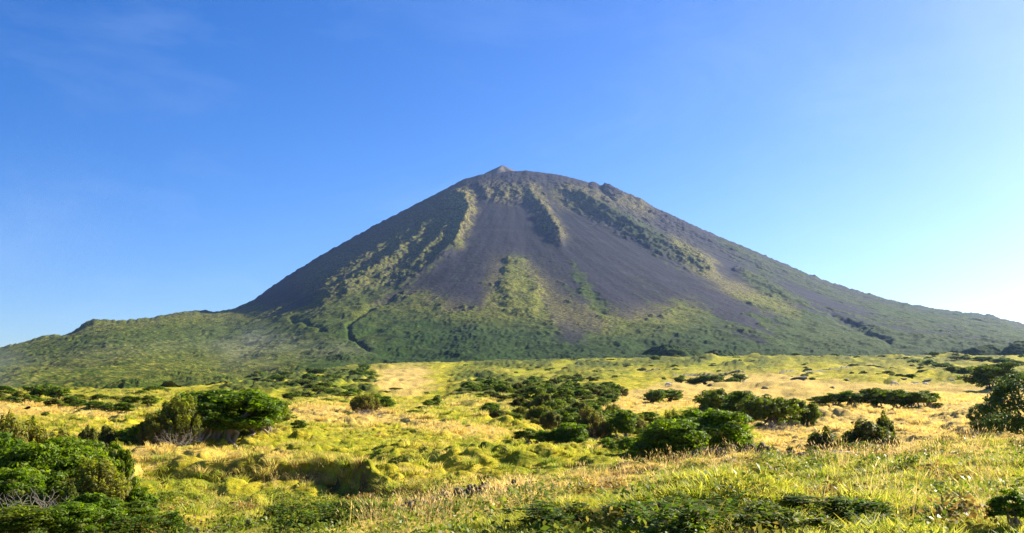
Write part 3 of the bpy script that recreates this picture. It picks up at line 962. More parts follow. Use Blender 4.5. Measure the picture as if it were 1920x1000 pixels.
def tube(path, rads, n=5):
    path = np.asarray(path, float)
    V, F = [], []
    for i, p in enumerate(path):
        t = path[min(i + 1, len(path) - 1)] - path[max(i - 1, 0)]
        t = t / (np.linalg.norm(t) + 1e-9)
        a = np.cross(t, [0.3, 1, 0.2])
        a /= np.linalg.norm(a) + 1e-9
        b = np.cross(t, a)
        for j in range(n):
            an = 2 * math.pi * j / n
            V.append(p + rads[i] * (math.cos(an) * a + math.sin(an) * b))
    for i in range(len(path) - 1):
        for j in range(n):
            F.append((i * n + j, i * n + (j + 1) % n, (i + 1) * n + (j + 1) % n, (i + 1) * n + j))
    return V, F


def limb_mesh(name, limbs, mat, n=5):
    V, F = [], []
    for path, rads in limbs:
        v, f = tube(path, rads, n)
        o = len(V)
        V += list(v)
        F += [tuple(i + o for i in q) for q in f]
    return mesh_np(name, V, F, mat, None, True)


def bend_path(rng, a, b, k=5, wob=0.08):
    a, b = np.asarray(a, float), np.asarray(b, float)
    L = np.linalg.norm(b - a)
    P = []
    for i in range(k + 1):
        f = i / k
        p = a + (b - a) * f
        p[2] += 0.10 * L * math.sin(f * math.pi) * (1 if f < 1 else 0)
        if 0 < i < k:
            p = p + rng.normal(size=3) * wob * L
        P.append(p)
    return P


def crown_from_clumps(rng, clumps, leaf, per, mat, up=0.5, slim=0.45, spray=0.0):
    """clumps: (centre, radii, tint, dead)"""
    Vs, Fs, Ts, Ds = [], [], [], []
    off = 0
    for c, rad, tint, dead in clumps:
        c, rad = np.asarray(c, float), np.asarray(rad, float)
        C, d, q = shell(rng, c, rad, per, 0.45)
        N = d + rng.normal(size=d.shape) * 0.55 + np.array([0, 0, up])
        sz = leaf * (0.6 + 0.8 * rng.rand(per))
        V, F = leaf_cards(rng, C, N, sz, slim)
        Vs.append(V)
        Fs.append(F + off)
        off += len(V)
        tt = np.clip(tint + rng.normal(size=per) * 0.16, 0, 1)
        dd = np.clip(dead + rng.normal(size=per) * 0.12, 0, 1) if dead > 0.01 else np.where(rng.rand(per) < 0.02, 0.6, 0.0)
        Ts.append(np.repeat(tt, 4))
        Ds.append(np.repeat(dd, 4))
    return mesh_np('crown', np.concatenate(Vs), np.concatenate(Fs), mat, {'tint': np.concatenate(Ts), 'dead': np.concatenate(Ds)})


def variant_juniper(seed, leaf=0.030, per=60, nclump=80, flat=0.6, stem=0.25, spread=1.0):
    """unit plant: about 1 wide, 1 tall; level sprays over an uneven dome, forking stems below"""
    rng = np.random.RandomState(seed)
    cl, limbs = [], []
    lobes = rng.normal(size=(7, 3))
    lobes[:, 2] = np.abs(lobes[:, 2]) - 0.25
    lobes /= np.linalg.norm(lobes, axis=1, keepdims=True)
    for L in lobes:
        c = np.array([0, 0, 0.45]) + L * np.array([0.30, 0.30, 0.34])
        P = bend_path(rng, (rng.normal() * 0.06, rng.normal() * 0.06, -0.05), c, 5, 0.07)
        limbs.append((P, np.linspace(0.030, 0.008, 6)))
        q = P[3]
        e = q + np.array([rng.normal() * 0.15, rng.normal() * 0.15, 0.12 + 0.1 * rng.rand()])
        limbs.append((bend_path(rng, q, e, 3, 0.08), np.linspace(0.014, 0.005, 4)))
    for i in range(nclump):
        d = rng.normal(size=3)
        d /= np.linalg.norm(d)
        if d[2] < -0.45:
            d[2] = -d[2]
        k = np.max(lobes @ d)
        R = 0.48 + 0.56 * np.clip((k - 0.60) / 0.40, 0, 1) ** 1.3
        R *= (0.62 + 0.40 * rng.rand() ** 0.45) if rng.rand() > 0.08 else 1.0 + 0.25 * rng.rand()
        c = np.array([0, 0, 0.46]) + d * np.array([0.48 * spread, 0.48 * spread, 0.50]) * R
        if c[2] < stem:
            c[2] = stem + 0.12 * rng.rand()
        rr = 0.060 + 0.045 * rng.rand()
        cl.append((c, (rr * 1.3, rr * 1.3, rr * flat), np.clip(0.20 + 0.42 * rng.rand() + 0.12 * (c[2] - 0.4), 0, 1), 0.0 if rng.rand() > 0.04 else 0.5))
    crown = crown_from_clumps(rng, cl, leaf, per, M_JUN, 0.7, 0.42)
    return crown, limb_mesh('trunk', limbs, M_BARK)


def variant_heath(seed, leaf=0.022, per=70, n=34, stem=0.25, brown=0.4, tall=1.0, spread=0.42, fat=1.0):
    """tree heath: upright rounded plumes fanning out of many pale stems"""
    rng = np.random.RandomState(seed)
    Vs, Fs, Ts, Ds, limbs = [], [], [], [], []
    off = 0
    for i in range(n):
        an = 2.4 * i + rng.rand() * 0.5
        f = math.sqrt((i + 0.5) / n)
        r = spread * f * (0.85 + 0.3 * rng.rand())
        top = (0.98 - 0.45 * f ** 2.2) * (0.86 + 0.2 * rng.rand())
        lean = r * 0.55
        c = np.array([r * math.cos(an), r * math.sin(an), top])
        hgt = (0.15 + 0.10 * rng.rand()) * tall
        rad = np.array([0.075 * fat, 0.075 * fat, hgt]) * (0.85 + 0.4 * rng.rand())
        c[2] = max(c[2] - rad[2], stem * 0.7)
        C, d, q = shell(rng, c, rad, per, 0.55)
        tilt = np.array([c[0], c[1], 0]) * 0.6
        C = C + np.outer((C[:, 2] - c[2]), tilt)
        N = d * 0.9 + rng.normal(size=d.shape) * 0.45 + np.array([0, 0, 0.35])
        V, F = leaf_cards(rng, C, N, leaf * (0.6 + 0.8 * rng.rand(per)), 0.45)
        Vs.append(V)
        Fs.append(F + off)
        off += len(V)
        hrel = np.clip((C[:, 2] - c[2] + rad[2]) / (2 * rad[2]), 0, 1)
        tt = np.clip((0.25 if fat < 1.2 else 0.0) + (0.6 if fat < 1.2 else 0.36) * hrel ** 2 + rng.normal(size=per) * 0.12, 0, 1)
        pb = brown * (0.5 + rng.rand())
        dd = np.clip(pb * (1.25 - 1.2 * hrel ** 1.5) + rng.normal(size=per) * 0.12, 0, 1)
        Ts.append(np.repeat(tt, 4))
        Ds.append(np.repeat(dd, 4))
        if i % 2 == 0:
            b = (rng.normal() * 0.03, rng.normal() * 0.03, -0.05)
            limbs.append((bend_path(rng, b, c, 5, 0.05), np.linspace(0.022, 0.006, 6)))
    crown = mesh_np('crown', np.concatenate(Vs), np.concatenate(Fs), M_HEA, {'tint': np.concatenate(Ts), 'dead': np.concatenate(Ds)})
    return crown, limb_mesh('trunk', limbs, M_BARK)


def variant_wind(seed, leaf=0.042, per=46, n=120, lean=0.06):
    """wind-shaped tree: several leaning stems below a broad flattened crown"""
    rng = np.random.RandomState(seed)
    cl, limbs = [], []
    tips = []
    for i in range(6):
        an = 2 * math.pi * i / 6 + rng.rand()
        r = 0.12 + 0.26 * rng.rand()
        t = np.array([r * math.cos(an) + lean, r * math.sin(an), 0.46 + 0.30 * rng.rand()])
        tips.append(t)
        b = np.array([rng.normal() * 0.07, rng.normal() * 0.05, -0.05])
        P = bend_path(rng, b, t, 5, 0.09)
        limbs.append((P, np.linspace(0.034, 0.010, 6)))
        for k in range(2):
            e = P[3] + np.array([rng.normal() * 0.2, rng.normal() * 0.2, 0.18 * rng.rand() + 0.04])
            limbs.append((bend_path(rng, P[2 + k], e, 3, 0.12), np.linspace(0.014, 0.004, 4)))
    for i in range(n):
        t = tips[rng.randint(6)]
        d = rng.normal(size=3)
        d /= np.linalg.norm(d)
        c = t + d * np.array([0.27, 0.27, 0.32]) * (rng.rand() ** 0.5) * (1.0 if rng.rand() > 0.15 else 1.35)
        c[2] = min(max(c[2], 0.14), 0.95)
        rr = 0.075 + 0.05 * rng.rand()
        cl.append((c, (rr * 1.2, rr * 1.2, rr * 0.75), 0.25 + 0.5 * rng.rand(), 0.0 if rng.rand() > 0.08 else 0.35))
    return crown_from_clumps(rng, cl, leaf, per, M_OLV, 0.5, 0.5), limb_mesh('trunk', limbs, M_DARKBARK)


def variant_broad(seed, leaf=0.0135, per=150, n=130):
    rng = np.random.RandomState(seed)
    cl, limbs = [], []
    lobes = rng.normal(size=(8, 3))
    lobes /= np.linalg.norm(lobes, axis=1, keepdims=True)
    for i in range(n):
        d = rng.normal(size=3)
        d /= np.linalg.norm(d)
        k = np.clip((np.max(lobes @ d) - 0.5) / 0.5, 0, 1)
        c = np.array([0, 0, 0.58]) + d * np.array([0.48, 0.48, 0.40]) * (0.55 + 0.45 * k) * (0.6 + 0.4 * rng.rand() ** 0.5)
        rr = 0.06 + 0.04 * rng.rand()
        cl.append((c, (rr, rr, rr * 0.8), 0.25 + 0.5 * rng.rand(), 0.0))
    for i in range(9):
        d = rng.normal(size=3)
        d /= np.linalg.norm(d)
        e = np.array([0, 0, 0.6]) + d * np.array([0.34, 0.34, 0.28])
        m = np.array([rng.normal() * 0.03, rng.normal() * 0.03, 0.22])
        limbs.append((bend_path(rng, m, e, 4, 0.06), np.linspace(0.022, 0.006, 5)))
    limbs.append(([(0, 0, -0.05), (0.01, 0, 0.08), (0, 0.01, 0.16), (0, 0, 0.26)], [0.05, 0.042, 0.036, 0.03]))
    return crown_from_clumps(rng, cl, leaf, per, M_BRD, 0.3, 0.55), limb_mesh('trunk', limbs, M_DARKBARK, 7)


def variant_shrub(seed, leaf=0.075, per=34, n=20, mat=None):
    """low round bush reaching to the ground"""
    rng = np.random.RandomState(seed)
    cl = []
    for i in range(n):
        an = rng.rand() * 2 * math.pi
        r = 0.38 * math.sqrt(rng.rand())
        z = 0.15 + 0.62 * (1 - (r / 0.46) ** 2) * (0.55 + 0.45 * rng.rand())
        rr = 0.12 + 0.06 * rng.rand()
        cl.append(((r * math.cos(an), r * math.sin(an), z), (rr, rr, rr * 0.85), 0.2 + 0.5 * rng.rand(), 0.0 if rng.rand() > 0.15 else 0.4))
    return crown_from_clumps(rng, cl, leaf, per, mat or M_JUN, 0.5, 0.5)


def variant_twigs(seed, n=10, depth=3):
    """dead bush: bare forking grey twigs"""
    rng = np.random.RandomState(seed)
    limbs = []

    def grow(p, d, L, r, k):
        e = p + d * L
        mid = (p + e) / 2 + rng.normal(size=3) * L * 0.08
        limbs.append(([p, mid, e], [r, r * 0.8, r * 0.6]))
        if k:
            for _ in range(3 if k > 1 else 2):
                d2 = d + rng.normal(size=3) * 0.55
                d2 /= np.linalg.norm(d2)
                grow(e, d2, L * (0.55 + 0.25 * rng.rand()), r * 0.6, k - 1)
    for i in range(n):
        an = 2 * math.pi * i / n + rng.rand()
        d = np.array([math.cos(an) * 0.8, math.sin(an) * 0.8, 0.75 + 0.5 * rng.rand()])
        d /= np.linalg.norm(d)
        grow(np.array([rng.normal() * 0.04, rng.normal() * 0.04, -0.03]), d, 0.36 + 0.1 * rng.rand(), 0.014, depth)
    return limb_mesh('branch', limbs, M_TWIG, 4)


def variant_fern(seed, n=11):
    """bracken: arching fronds with paired pinnae"""
    rng = np.random.RandomState(seed)
    V, F, T, D = [], [], [], []
    for i in range(n):
        an = 2 * math.pi * i / n + rng.rand() * 0.7
        reach = 0.35 + 0.25 * rng.rand()
        hgt = 0.55 + 0.45 * rng.rand()
        dead = 0.8 if rng.rand() < 0.12 else 0.0
        tint = 0.35 + 0.4 * rng.rand()
        side = np.array([-math.sin(an), math.cos(an), 0])
        prev = None
        K = 15
        for k in range(K):
            f = k / (K - 1)
            p = np.array([math.cos(an) * reach * f, math.sin(an) * reach * f, hgt * (1.7 * f - 0.85 * f * f - 0.05)])
            if f > 0.22:
                L = 0.24 * math.sin(min(1, (f - 0.1) / 0.35) * math.pi / 2) * (1.08 - f) + 0.01
                fw = np.array([math.cos(an), math.sin(an), 0.3]) * 0.032
                for s in (-1, 1):
                    tip = p + side * s * L + np.array([math.cos(an) * L * 0.3, math.sin(an) * L * 0.3, -0.25 * L + rng.normal() * 0.015])
                    o = len(V)
                    mid = (p + tip) / 2
                    V += [p, mid + fw * 0.7, tip, mid - fw * 0.7]
                    F.append((o, o + 1, o + 2, o + 3))
                    tt = np.clip(tint + rng.normal() * 0.1, 0, 1)
                    T += [tt] * 4
                    D += [dead] * 4
            if prev is not None:
                o = len(V)
                w = side * 0.006
                V += [prev - w, prev + w, p + w, p - w]
                F.append((o, o + 1, o + 2, o + 3))
                T += [tint] * 4
                D += [0.5] * 4
            prev = p
    return mesh_np('fronds', np.array(V), np.array(F), M_FERN, {'tint': np.array(T), 'dead': np.array(D)})


def variant_bramble(seed, n=900):
    """arching canes with leaves of three"""
    rng = np.random.RandomState(seed)
    limbs, C, N, S = [], [], [], []
    for i in range(13):
        an = rng.rand() * 2 * math.pi
        reach = 0.25 + 0.35 * rng.rand()
        hgt = 0.35 + 0.55 * rng.rand()
        P = []
        for k in range(7):
            f = k / 6
            P.append(np.array([math.cos(an) * reach * f, math.sin(an) * reach * f, hgt * (2.3 * f - 1.75 * f * f) - 0.02]))
        limbs.append((P, np.linspace(0.008, 0.003, 7)))
        for k in range(n // 13):
            f = 0.15 + 0.85 * rng.rand()
            j = min(int(f * 6), 5)
            p = P[j] + (P[j + 1] - P[j]) * (f * 6 - j)
            c = p + rng.normal(size=3) * 0.045
            for q in range(3):
                C.append(c + rng.normal(size=3) * 0.022)
                N.append(np.array([0, 0, 0.9]) + rng.normal(size=3) * 0.5)
                S.append(0.022 + 0.016 * rng.rand())
    C, N, S = np.array(C), np.array(N), np.array(S)
    V, F = leaf_cards(rng, C, N, S, 0.6)
    tint = np.clip(0.45 + rng.normal(size=len(C)) * 0.22, 0, 1)
    dead = np.where(rng.rand(len(C)) < 0.07, 0.9, 0.0)
    return mesh_np('leaves', V, F, M_BRAM, {'tint': np.repeat(tint, 4), 'dead': np.repeat(dead, 4)}), limb_mesh('canes', limbs, M_DARKBARK, 4)


JUN = [variant_juniper(s, 0.026, 74, 170, 0.55, st) for s, st in ((1, 0.24), (2, 0.10), (3, 0.05))]
JUNS = [variant_juniper(s, 0.044, 46, 80, 0.65, 0.04) for s in (11, 12, 13)]
HEA = [variant_heath(s, 0.026, 170, 46, 0.22, b) for s, b in ((21, 0.25), (22, 0.50), (23, 0.80))]
HEAT = [variant_heath(s, 0.036, 300, 17, 0.18, 0.35, 1.1, 0.34, 1.5) for s in (31, 32)]
WIN = [variant_wind(s) for s in (41, 42, 43, 44)]
BRD = [variant_broad(51)]
SHR = [variant_shrub(61), variant_shrub(62), variant_shrub(63, mat=M_OLV), variant_shrub(64, mat=M_HEA)]
TWG = [variant_twigs(71), variant_twigs(72)]
FRN = [variant_fern(81), variant_fern(82), variant_fern(83)]
BRM = [variant_bramble(91), variant_bramble(92)]
RNG = random.Random(5)
REC = []          # what stands where, for the labels at the end


def gz(x, y):
    return float(ground_z(np.array([x], float), np.array([y], float))[0])


def spot(px, py, dmin):
    x, y = hit(px, py, dmin)
    return x, y


def plant(kind, px, py, w, h, label, cat='bush', group=None, dmin=60, var=None, name=None, y=None, sink=0.05, wscale=1.0, rot=None):
    """a plant whose foot shows at (px, py), w and h in picture pixels"""
    if y is None:
        x, yy = spot(px, py, dmin)
    else:
        u, _ = pix2ut(px, py)
        x, yy = u * y, y
    W = w * yy / FPX * wscale
    z = gz(x, yy)
    H = max(pix2ut(px, py - h)[1] * yy - z, 0.3 * h * yy / FPX)
    z -= sink * H
    H *= 1 + sink
    lib = {'J': JUN, 'j': JUNS, 'H': HEA, 'h': HEAT, 'W': WIN, 'B': BRD, 'S': SHR, 'D': TWG, 'F': FRN, 'R': BRM}[kind]
    v = lib[(RNG.randrange(len(lib)) if var is None else var) % len(lib)]
    nm = name or {'J': 'juniper', 'j': 'juniper', 'H': 'tree_heath', 'h': 'tree_heath', 'W': 'windswept_tree', 'B': 'broadleaf_tree', 'S': 'shrub',
                  'D': 'dead_bush', 'F': 'bracken', 'R': 'bramble'}[kind]
    rz = RNG.uniform(0, 6.28) if rot is None else rot
    if kind in 'SDF':
        o = link(nm, v)
        o.location = (x, yy, z)
        o.rotation_euler = (0, 0, rz)
        o.scale = (W, W, H)
    else:
        o = link(nm, None)
        o.location = (x, yy, z)
        o.rotation_euler = (0, 0, rz)
        o.scale = (W, W, H)
        if kind == 'R':
            link('leaves', v[0], o)
            link('cane', v[1], o)
        else:
            link('crown', v[0], o)
            link('trunk', v[1], o)
    tag(o, label, cat, group)
    REC.append((px, py, kind, o, label))
    return o


# ------------------------------------------------------------------ the bushes and trees, one by one
# left foreground thicket
g = 'thicket in the near left corner'
plant('H', 18, 905, 110, 140, 'tall grey-brown tree heath cut off by the left edge of the picture', 'tree', g, y=33, var=2)
plant('H', 62, 880, 120, 100, 'brown and grey tree heath between the slim heath and the left edge', 'tree', g, y=34, var=2)
plant('H', 138, 890, 100, 84, 'rust-brown tree heath sloping down right of the brown-topped one', 'tree', g, y=33.5, var=1)
plant('J', 28, 935, 185, 128, 'tall dark green juniper under the heaths at the left edge', 'tree', g, y=31, var=2)
plant('J', 112, 930, 160, 112, 'tall dark green juniper between the heaths and the rust heath', 'tree', g, y=32, var=1)
plant('h', 52, 890, 66, 118, 'slim brown tree heath with the small dark bird on its tip', 'tree', g, y=35, var=0)
plant('H', 108, 900, 90, 105, 'brown-topped tree heath right of the one with the bird', 'tree', g, y=34, var=2)
plant('J', 120, 960, 190, 128, 'broad green juniper beneath the brown-topped heaths', 'bush', g, y=30, var=0)
plant('J', 35, 985, 150, 110, 'dark green juniper around the dead twigs at the left edge', 'bush', g, y=27, var=1)
plant('H', 182, 962, 122, 118, 'rounded olive and rust tree heath right of the broad green juniper', 'tree', g, y=27.5, var=1)
plant('h', 132, 975, 50, 70, 'small knobbly olive heath before the rounded rust heath', 'bush', g, y=26, var=1)
plant('J', 215, 1000, 150, 70, 'low bright green juniper spreading to the right below the rust heath', 'bush', g, y=26, var=2)
plant('j', 210, 905, 70, 80, 'green juniper showing behind the rounded rust heath', 'bush', g, y=36, var=0)
plant('j', 225, 935, 60, 95, 'fresh green juniper on the grass side of the rust heath', 'bush', g, y=32, var=1)
plant('J', 120, 1030, 150, 90, 'leafy green juniper at the bottom edge under the thicket', 'bush', g, y=23.5, var=0)
plant('J', 15, 1040, 160, 90, 'dark juniper filling the bottom left corner', 'bush', g, y=22.5, var=1)
plant('D', 50, 965, 120, 62, 'bare grey dead bush sticking out of the left thicket', 'dead bush', g, y=24.5, var=0)
plant('J', 70, 940, 170, 112, 'dark green juniper filling the middle of the left thicket', 'bush', g, y=29, var=1)
plant('J', 150, 915, 130, 82, 'green juniper behind the rust heath and the broad juniper', 'bush', g, y=34, var=2)
plant('j', 255, 975, 80, 60, 'small green juniper at the grassy edge of the left thicket', 'bush', g, y=28, var=2)
plant('j', 5, 905, 80, 60, 'green juniper low at the left edge under the tall heath', 'bush', g, y=31, var=0)
plant('j', 165, 985, 110, 62, 'lime green juniper between the rust heath and the bottom edge', 'bush', g, y=24.5, var=1)
plant('R', 250, 1010, 130, 60, 'bramble with pale specks at the bottom beside the juniper', 'bramble', g, y=24, var=0)
plant('R', 90, 1020, 120, 50, 'bramble at the bottom edge beneath the dead bush', 'bramble', g, y=21.5, var=1)
# small heaths between the left thicket and the big trees
g = 'small heaths left of the big juniper tree'
plant('h', 165, 838, 44, 44, 'small brown heath standing alone before the yellow meadow', 'bush', g, var=0)
plant('h', 200, 842, 40, 48, 'grey feathery heath right of the small brown heath', 'bush', g, var=1)
plant('j', 240, 838, 60, 36, 'dull green juniper in the shade of the big tree', 'bush', g, var=2)
plant('S', 85, 782, 20, 15, 'round green bush on the left meadow, left one of two', 'bush', 'two round bushes', dmin=80, var=0)
plant('S', 147, 782, 19, 15, 'round green bush on the left meadow, right one of two', 'bush', 'two round bushes', dmin=80, var=1)
plant('S', 205, 784, 16, 14, 'olive ball bush touching the shade of the big clump', 'bush', 'small heaths left of the big juniper tree', dmin=80, var=3)
# the big clump left of the middle
g = 'big clump of trees left of the middle'
plant('J', 440, 838, 215, 112, 'widest and tallest green juniper tree of the clump left of the middle', 'tree', g, dmin=70, var=0, rot=2.1)
plant('J', 398, 838, 120, 96, 'dark juniper merged into the left half of the widest juniper', 'tree', g, dmin=74, var=2)
plant('J', 486, 834, 120, 86, 'dark juniper merged into the right half of the widest juniper', 'tree', g, dmin=72, var=0)
plant('J', 500, 826, 90, 82, 'green juniper with a rusty tuft on the right flank of the big juniper', 'tree', g, dmin=70, var=1)
plant('J', 372, 842, 120, 100, 'dark green juniper pressed against the left of the widest juniper', 'tree', g, dmin=70, var=2)
plant('H', 332, 846, 96, 112, 'olive domed tree heath over pale twisted stems in the big clump', 'tree', g, dmin=66, var=0)
plant('H', 292, 848, 70, 80, 'brown tree heath at the left end of the big clump', 'tree', g, dmin=66, var=1)
plant('j', 268, 846, 66, 56, 'low dark juniper beside the pale boulder', 'bush', g, dmin=66, var=1)
plant('H', 350, 812, 60, 84, 'yellow-topped tree heath rising behind the domed heath', 'tree', g, dmin=90, var=0)
plant('D', 338, 850, 56, 50, 'bleached bare bush under the domed heath', 'dead bush', g, dmin=64, var=1)
plant('D', 505, 832, 44, 34, 'bleached bare bush under the right end of the big juniper', 'dead bush', g, dmin=66, var=0)
plant('j', 560, 824, 34, 38, 'small single juniper on the grass right of the big clump', 'bush', None, dmin=66, var=0)
# bushes along the left skyline
g = 'bushes on the left rise before the green slope'
sky_l = [(8, 742, 46, 22), (38, 746, 40, 20), (62, 738, 40, 20), (84, 744, 58, 34), (110, 746, 50, 24), (18, 756, 50, 18), (60, 756, 44, 18), (100, 760, 46, 20), (134, 758, 40, 20),
         (150, 766, 46, 22), (178, 770, 44, 22), (205, 772, 46, 24), (232, 774, 44, 24), (150, 748, 34, 14), (185, 752, 38, 16), (215, 756, 40, 18), (244, 760, 44, 22),
         (262, 748, 44, 22), (290, 744, 50, 24), (312, 742, 40, 20), (280, 764, 44, 26), (-12, 750, 50, 24)]
for i, (px, py, w, h) in enumerate(sky_l):
    plant(['j', 'S', 'j', 'S'][i % 4], px, py + 3, w, h, 'low bush in the dark row along the left rise behind the meadow', 'bush', g, dmin=125)
# middle left band
g = 'low dark bushes in the band right of the big clump'
for px, py, w, h in [(545, 752, 44, 16), (572, 750, 40, 18), (600, 746, 46, 20), (628, 748, 44, 20), (650, 756, 40, 22), (585, 764, 30, 14), (612, 762, 36, 15), (640, 766, 34, 16),
                     (664, 746, 36, 18), (560, 742, 30, 12), (600, 734, 40, 12), (640, 734, 44, 13)]:
    plant(RNG.choice('jS'), px, py, w, h, 'low dark bush in the band between the big clump and the leaning heath', 'bush', g, dmin=110)
plant('H', 684, 782, 66, 48, 'leaning dark heath tree with pale dead stems on the middle meadow', 'tree', None, dmin=90, var=1)
plant('J', 712, 772, 56, 34, 'juniper joined to the right of the leaning dark heath', 'bush', None, dmin=90, var=2)
plant('D', 692, 788, 50, 22, 'pale dead sticks at the foot of the leaning dark heath', 'dead bush', None, dmin=90, var=1)
plant('j', 650, 785, 24, 14, 'small bush left of the pale dead sticks', 'bush', None, dmin=90)
for px, py, w, h, lb in [(742, 741, 34, 14, 'flat dark bush at the lower edge of the pale yellow patch'), (772, 739, 26, 9, 'low dark bush right of the flat one at the pale patch'),
                         (790, 776, 26, 15, 'dark juniper at the low end of the slanting row'), (803, 770, 30, 20, 'dark juniper in the middle of the slanting row'),
                         (818, 762, 20, 20, 'greyish juniper at the top of the slanting row'), (775, 784, 30, 15, 'dark bush on the little hump before the slanting row'),
                         (838, 793, 26, 14, 'small dark bush on the meadow right of the hump'), (905, 763, 26, 16, 'small dark heath in the pale meadow left of the thicket'),
                         (885, 788, 24, 10, 'flat green bush below the small dark heath')]:
    plant('j', px, py, w, h, lb, 'bush', None, dmin=90)
# central thicket: bushes scattered over its ground
g = 'bushes of the wide thicket in the middle of the pasture'
PB = [(855, 748), (870, 735), (960, 735), (1000, 722), (1090, 712), (1125, 722), (1168, 738), (1165, 752), (1110, 776), (1000, 782), (985, 768), (930, 760)]
PC = [(905, 790), (960, 782), (1010, 776), (1110, 778), (1170, 790), (1165, 812), (1090, 815), (1000, 806), (930, 800)]


def inside(p, P):
    c = False
    for i in range(len(P)):
        (x0, y0), (x1, y1) = P[i], P[i - 1]
        if (y0 > p[1]) != (y1 > p[1]) and p[0] < (x1 - x0) * (p[1] - y0) / (y1 - y0) + x0:
            c = not c
    return c


def fill(P, n, kinds, size, label, group, dmin, aspect=(0.4, 0.65), gap=0.32):
    got, tries = [], 0
    xs, ys = [p[0] for p in P], [p[1] for p in P]
    while len(got) < n and tries < 6000:
        tries += 1
        p = (RNG.uniform(min(xs), max(xs)), RNG.uniform(min(ys), max(ys)))
        if not inside(p, P):
            continue
        w = size(p[1]) * RNG.uniform(0.75, 1.3)
        if any(abs(p[0] - q[0]) < w * gap and abs(p[1] - q[1]) < w * gap * 0.35 for q in got):
            continue
        got.append(p)
    for p in sorted(got, key=lambda q: q[1]):
        w = size(p[1]) * RNG.uniform(0.75, 1.3)
        plant(RNG.choice(kinds), p[0], p[1], w, w * RNG.uniform(*aspect), label, 'bush', group, dmin=dmin)


fill(PB, 110, 'jjhSWj', lambda y: 15 + (y - 705) * 0.42, 'dark bush in the far part of the wide thicket left of the golden field', g, 120, (0.5, 0.8), 0.26)
fill(PC, 34, 'jhHjWJ', lambda y: 40, 'bush in the near part of the wide thicket, behind the brown heath', g, 90, (0.55, 0.8), 0.4)
fill([(985, 834), (1100, 828), (1200, 824), (1240, 846), (1190, 846), (1090, 842), (1000, 842)], 16, 'jSj', lambda y: 38, 'low scrub linking the bushes before the golden field', 'low scrub before the golden field', 72, (0.4, 0.6), 0.3)
fill([(1330, 806), (1420, 808), (1520, 806), (1510, 798), (1400, 796), (1330, 792)], 9, 'jS', lambda y: 34, 'low dark undergrowth beneath the windswept grove', 'undergrowth of the grove', 88, (0.4, 0.6), 0.4)
fill([(905, 718), (960, 712), (975, 726), (940, 740), (870, 738), (880, 725)], 12, 'jSW', lambda y: 24, 'dark bush on the hill at the upper left of the thicket', 'bushes on the hill above the thicket', 130)
fill([(450, 712), (570, 702), (690, 696), (708, 728), (650, 738), (520, 730)], 44, 'jSjW', lambda y: 26, 'bush in the dark green scrub left of the pale yellow patch', 'bushes of the scrub at the foot of the left slope', 200, (0.35, 0.55), 0.28)
g = 'bushes before the golden field right of the middle'
plant('H', 1108, 832, 78, 72, 'big rust-brown tree heath on many pale stems beside the golden field', 'tree', g, dmin=70, var=2)
plant('J', 1062, 838, 84, 46, 'dark green juniper at the left foot of the rust-brown heath', 'bush', g, dmin=70, var=1)
plant('j', 990, 834, 62, 30, 'low dark juniper at the left end of the row on the near meadow', 'bush', g, dmin=70, var=2)
plant('j', 1020, 838, 44, 34, 'small juniper in the gap between two larger junipers of the row', 'bush', g, dmin=70, var=0)
plant('J', 1168, 832, 64, 66, 'green juniper right of the rust-brown heath', 'bush', g, dmin=70, var=0)
plant('H', 1190, 822, 56, 52, 'brown-tipped heath between juniper and big front juniper', 'bush', g, dmin=74, var=1)
plant('j', 1212, 812, 60, 40, 'light green bush behind the brown-tipped heath', 'bush', g, dmin=80, var=1)
plant('J', 1245, 884, 165, 100, 'bright green juniper with layered sprays nearest the tall dry grass', 'tree', g, y=57, var=1)
plant('J', 1318, 872, 185, 108, 'large dense green juniper right of the bright layered one', 'tree', g, y=60, var=0)
plant('H', 1262, 830, 60, 68, 'dark topped tree heath standing highest in the front group', 'tree', g, y=70, var=0)
plant('h', 1232, 826, 40, 50, 'greyish twiggy heath left of the highest heath', 'bush', g, y=72, var=1)
plant('H', 1345, 848, 76, 78, 'rust-flecked heath on the right shoulder of the front group', 'tree', g, y=66, var=1)
plant('J', 1378, 868, 84, 66, 'olive juniper sloping down the right end of the front group', 'bush', g, y=62, var=2)
plant('j', 1404, 868, 50, 40, 'small olive bush where the front group meets the stone wall', 'bush', g, y=60, var=1)
for px, y, w, h, lb in [(1205, 60, 60, 50, 'low juniper joining the left flank of the front group'), (1285, 56, 70, 46, 'low juniper spray between the two big front junipers'), (1290, 68, 80, 92, 'dark juniper behind the gap of the two big front junipers'),
                        (1355, 58, 70, 46, 'low juniper at the foot of the dense front juniper'), (1395, 66, 60, 50, 'dull green bush behind the right end of the front group'), (1330, 74, 70, 84, 'olive bush showing over the dense front juniper'),
                        (1140, 72, 50, 40, 'low dark bush under the stems of the rust-brown heath'), (1180, 68, 60, 36, 'low bush linking the rust-brown heath with the front group')]:
    u_, _ = pix2ut(px, 860)
    plant('j', px, ut2pix(u_, gz(u_ * y, y) / y)[1], w, h, lb, 'bush', g, y=y)
